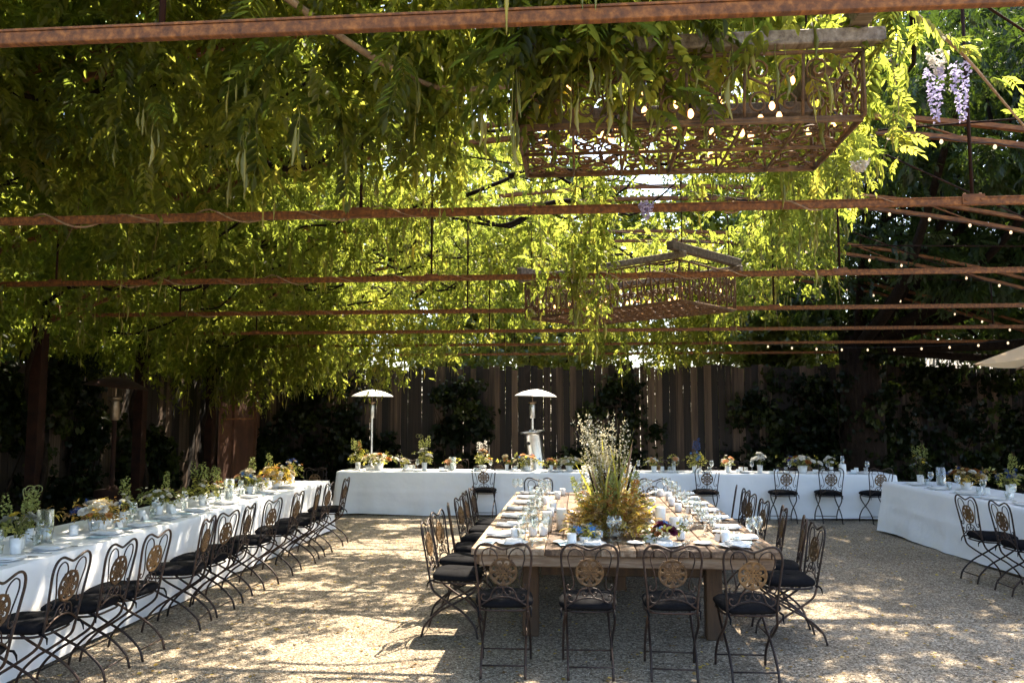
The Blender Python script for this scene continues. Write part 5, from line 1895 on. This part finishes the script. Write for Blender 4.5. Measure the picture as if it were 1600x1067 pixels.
V, F, rn = scatter(TVl, np.array([(0, 1, 2, 3)]), plP, q.random(m) * 6.28, q.normal(-0.6, 0.5, m), q.normal(0, 0.6, m), 0.012 + 0.009 * q.random(m))
link('grass_plume', np_mesh('grass_plume', V, F, 'grass_plume', rn), cp, kind='stuff')
bl_m = []
for hh, mm_ in ((0.62, 'greenery_leaf'), (0.5, 'greenery_leaf'), (0.56, 'lime_petal')):
    b = MB()
    vs_, fs_ = [], []
    for i in range(9):
        t_ = i / 8
        w_ = 0.010 * math.sin(math.pi * (0.12 + 0.86 * t_)) ** 0.7
        vs_ += [(-w_, -0.10 * t_ ** 2.2, hh * t_), (0, 0.003 - 0.10 * t_ ** 2.2, hh * t_), (w_, -0.10 * t_ ** 2.2, hh * t_)]
    for i in range(8):
        fs_ += [(3 * i, 3 * i + 1, 3 * i + 4, 3 * i + 3), (3 * i + 1, 3 * i + 2, 3 * i + 5, 3 * i + 4)]
    b.add(vs_, fs_, True)
    me = b.mesh('blade_leaf', mm_)
    rnd_attr(me, 0.85)
    bl_m.append(me)
for k in range(44):                                  # upright blade leaves
    a, e = r.uniform(0, 6.28), r.random()
    o = link('blade_leaf', r.choice(bl_m), cp, (0.06 * math.cos(a), 0.05 * math.sin(a), 0.07))
    o.rotation_euler = (-0.42 * e * math.sin(a), 0.42 * e * math.cos(a), r.uniform(0, 6.28))
    s_ = r.uniform(0.75, 1.2)
    o.scale = (1, 1, s_)
for k in range(17):                                  # cattails and dark rods
    a, e = r.uniform(0, 6.28), r.random() ** 0.7
    h = r.uniform(0.42, 0.85)
    tip = Vector((0.36 * e * math.cos(a) * h, 0.2 * e * math.sin(a) * h, h))
    b = MB()
    base_ = Vector((0.05 * math.cos(a), 0.05 * math.sin(a), 0.05))
    b.tube([base_, base_.lerp(tip, 0.6)], 0.003, 5)
    ln = [base_.lerp(tip, s_) for s_ in (0.58, 0.6, 0.9, 0.92, 1.0)]
    b.tube(ln, [0.004, 0.009, 0.009, 0.003, 0.0015], 7)
    b.build('cattail', 'rust_dark' if k % 2 else 'vine_bark', cp)
SPK = []
for nm, c0 in (('orange', 'orange_petal'), ('yellow', 'yellow_petal'), ('lime', 'lime_petal')):
    mq = 170
    tt = q.random(mq)
    a = q.random(mq) * 6.28
    rad = 0.030 * np.sin(np.pi * (0.12 + 0.83 * tt)) ** 0.6
    P = np.stack([rad * np.cos(a) * 0.5, rad * np.sin(a) * 0.5, 0.24 * tt], 1)
    tv = np.array([(0, 0, 0), (0.6, 0.3, 0.15), (1.0, 0.0, 0.25), (0.6, -0.3, 0.15)])
    V, F, rn = scatter(tv, np.array([(0, 1, 2, 3)]), P, a, q.normal(-0.5, 0.3, mq), q.normal(0, 0.5, mq), 0.021 * np.ones(mq), q.random(mq))
    SPK.append(np_mesh('foxtail_spike', V, F, c0, rn))
for i, (x, y, z, k, s_) in enumerate(((0.0, -0.14, 0.16, 0, 1.15), (0.15, -0.08, 0.20, 0, 1.1), (0.19, -0.02, 0.16, 1, 1.1), (-0.06, -0.05, 0.26, 1, 1.0), (0.22, 0.05, 0.26, 2, 1.1), (-0.24, -0.03, 0.22, 2, 1.1),
                                      (0.11, 0.10, 0.30, 1, 1.1), (0.09, -0.12, 0.13, 0, 0.9), (-0.16, 0.08, 0.24, 2, 1.1), (0.28, 0.0, 0.13, 1, 0.9), (-0.02, -0.13, 0.28, 2, 1.0), (0.2, -0.1, 0.3, 2, 0.9))):
    o = link('foxtail_spike', SPK[k], cp, (x, y, z))
    o.rotation_euler = (-y * 1.2, x * 1.3, r.uniform(0, 6))
    o.scale = (s_, s_, s_)
for nm, leaf, mm, sp in (('fern_foliage', 'brown_leaf', 760, 0.46), ('green_foliage', 'greenery_leaf', 130, 0.42)):
    d = q.normal(size=(mm, 3))
    d /= np.linalg.norm(d, axis=1)[:, None]
    d[:, 2] = np.abs(d[:, 2])
    rad = q.random(mm) ** 0.5
    P = d * rad[:, None] * [0.44, 0.32, 0.40] + [0, 0, 0.05]
    tmpl = pinnate(7, 0.16, 0.034, 0.010, False, 3, 0.2)
    V, F, rn = scatter(tmpl[0], tmpl[1], P * [0.75, 0.75, 0.85], np.arctan2(d[:, 1], d[:, 0]) + q.normal(0, 0.5, mm), -q.random(mm) * 1.2 + 0.2, q.normal(0, 0.6, mm), 0.55 + 0.4 * q.random(mm), q.random(mm))
    link(nm, np_mesh(nm, V, F, leaf, rn), cp, kind='stuff')
for i in range(9):
    a = r.uniform(0, 6.28)
    o = link('bloom', bloom('daisy', r.choice(('plum', 'rust', 'cream')), i), cp, (0.26 * math.cos(a), 0.2 * math.sin(a), r.uniform(0.12, 0.4)))
    o.scale = (1.1, 1.1, 1.1)
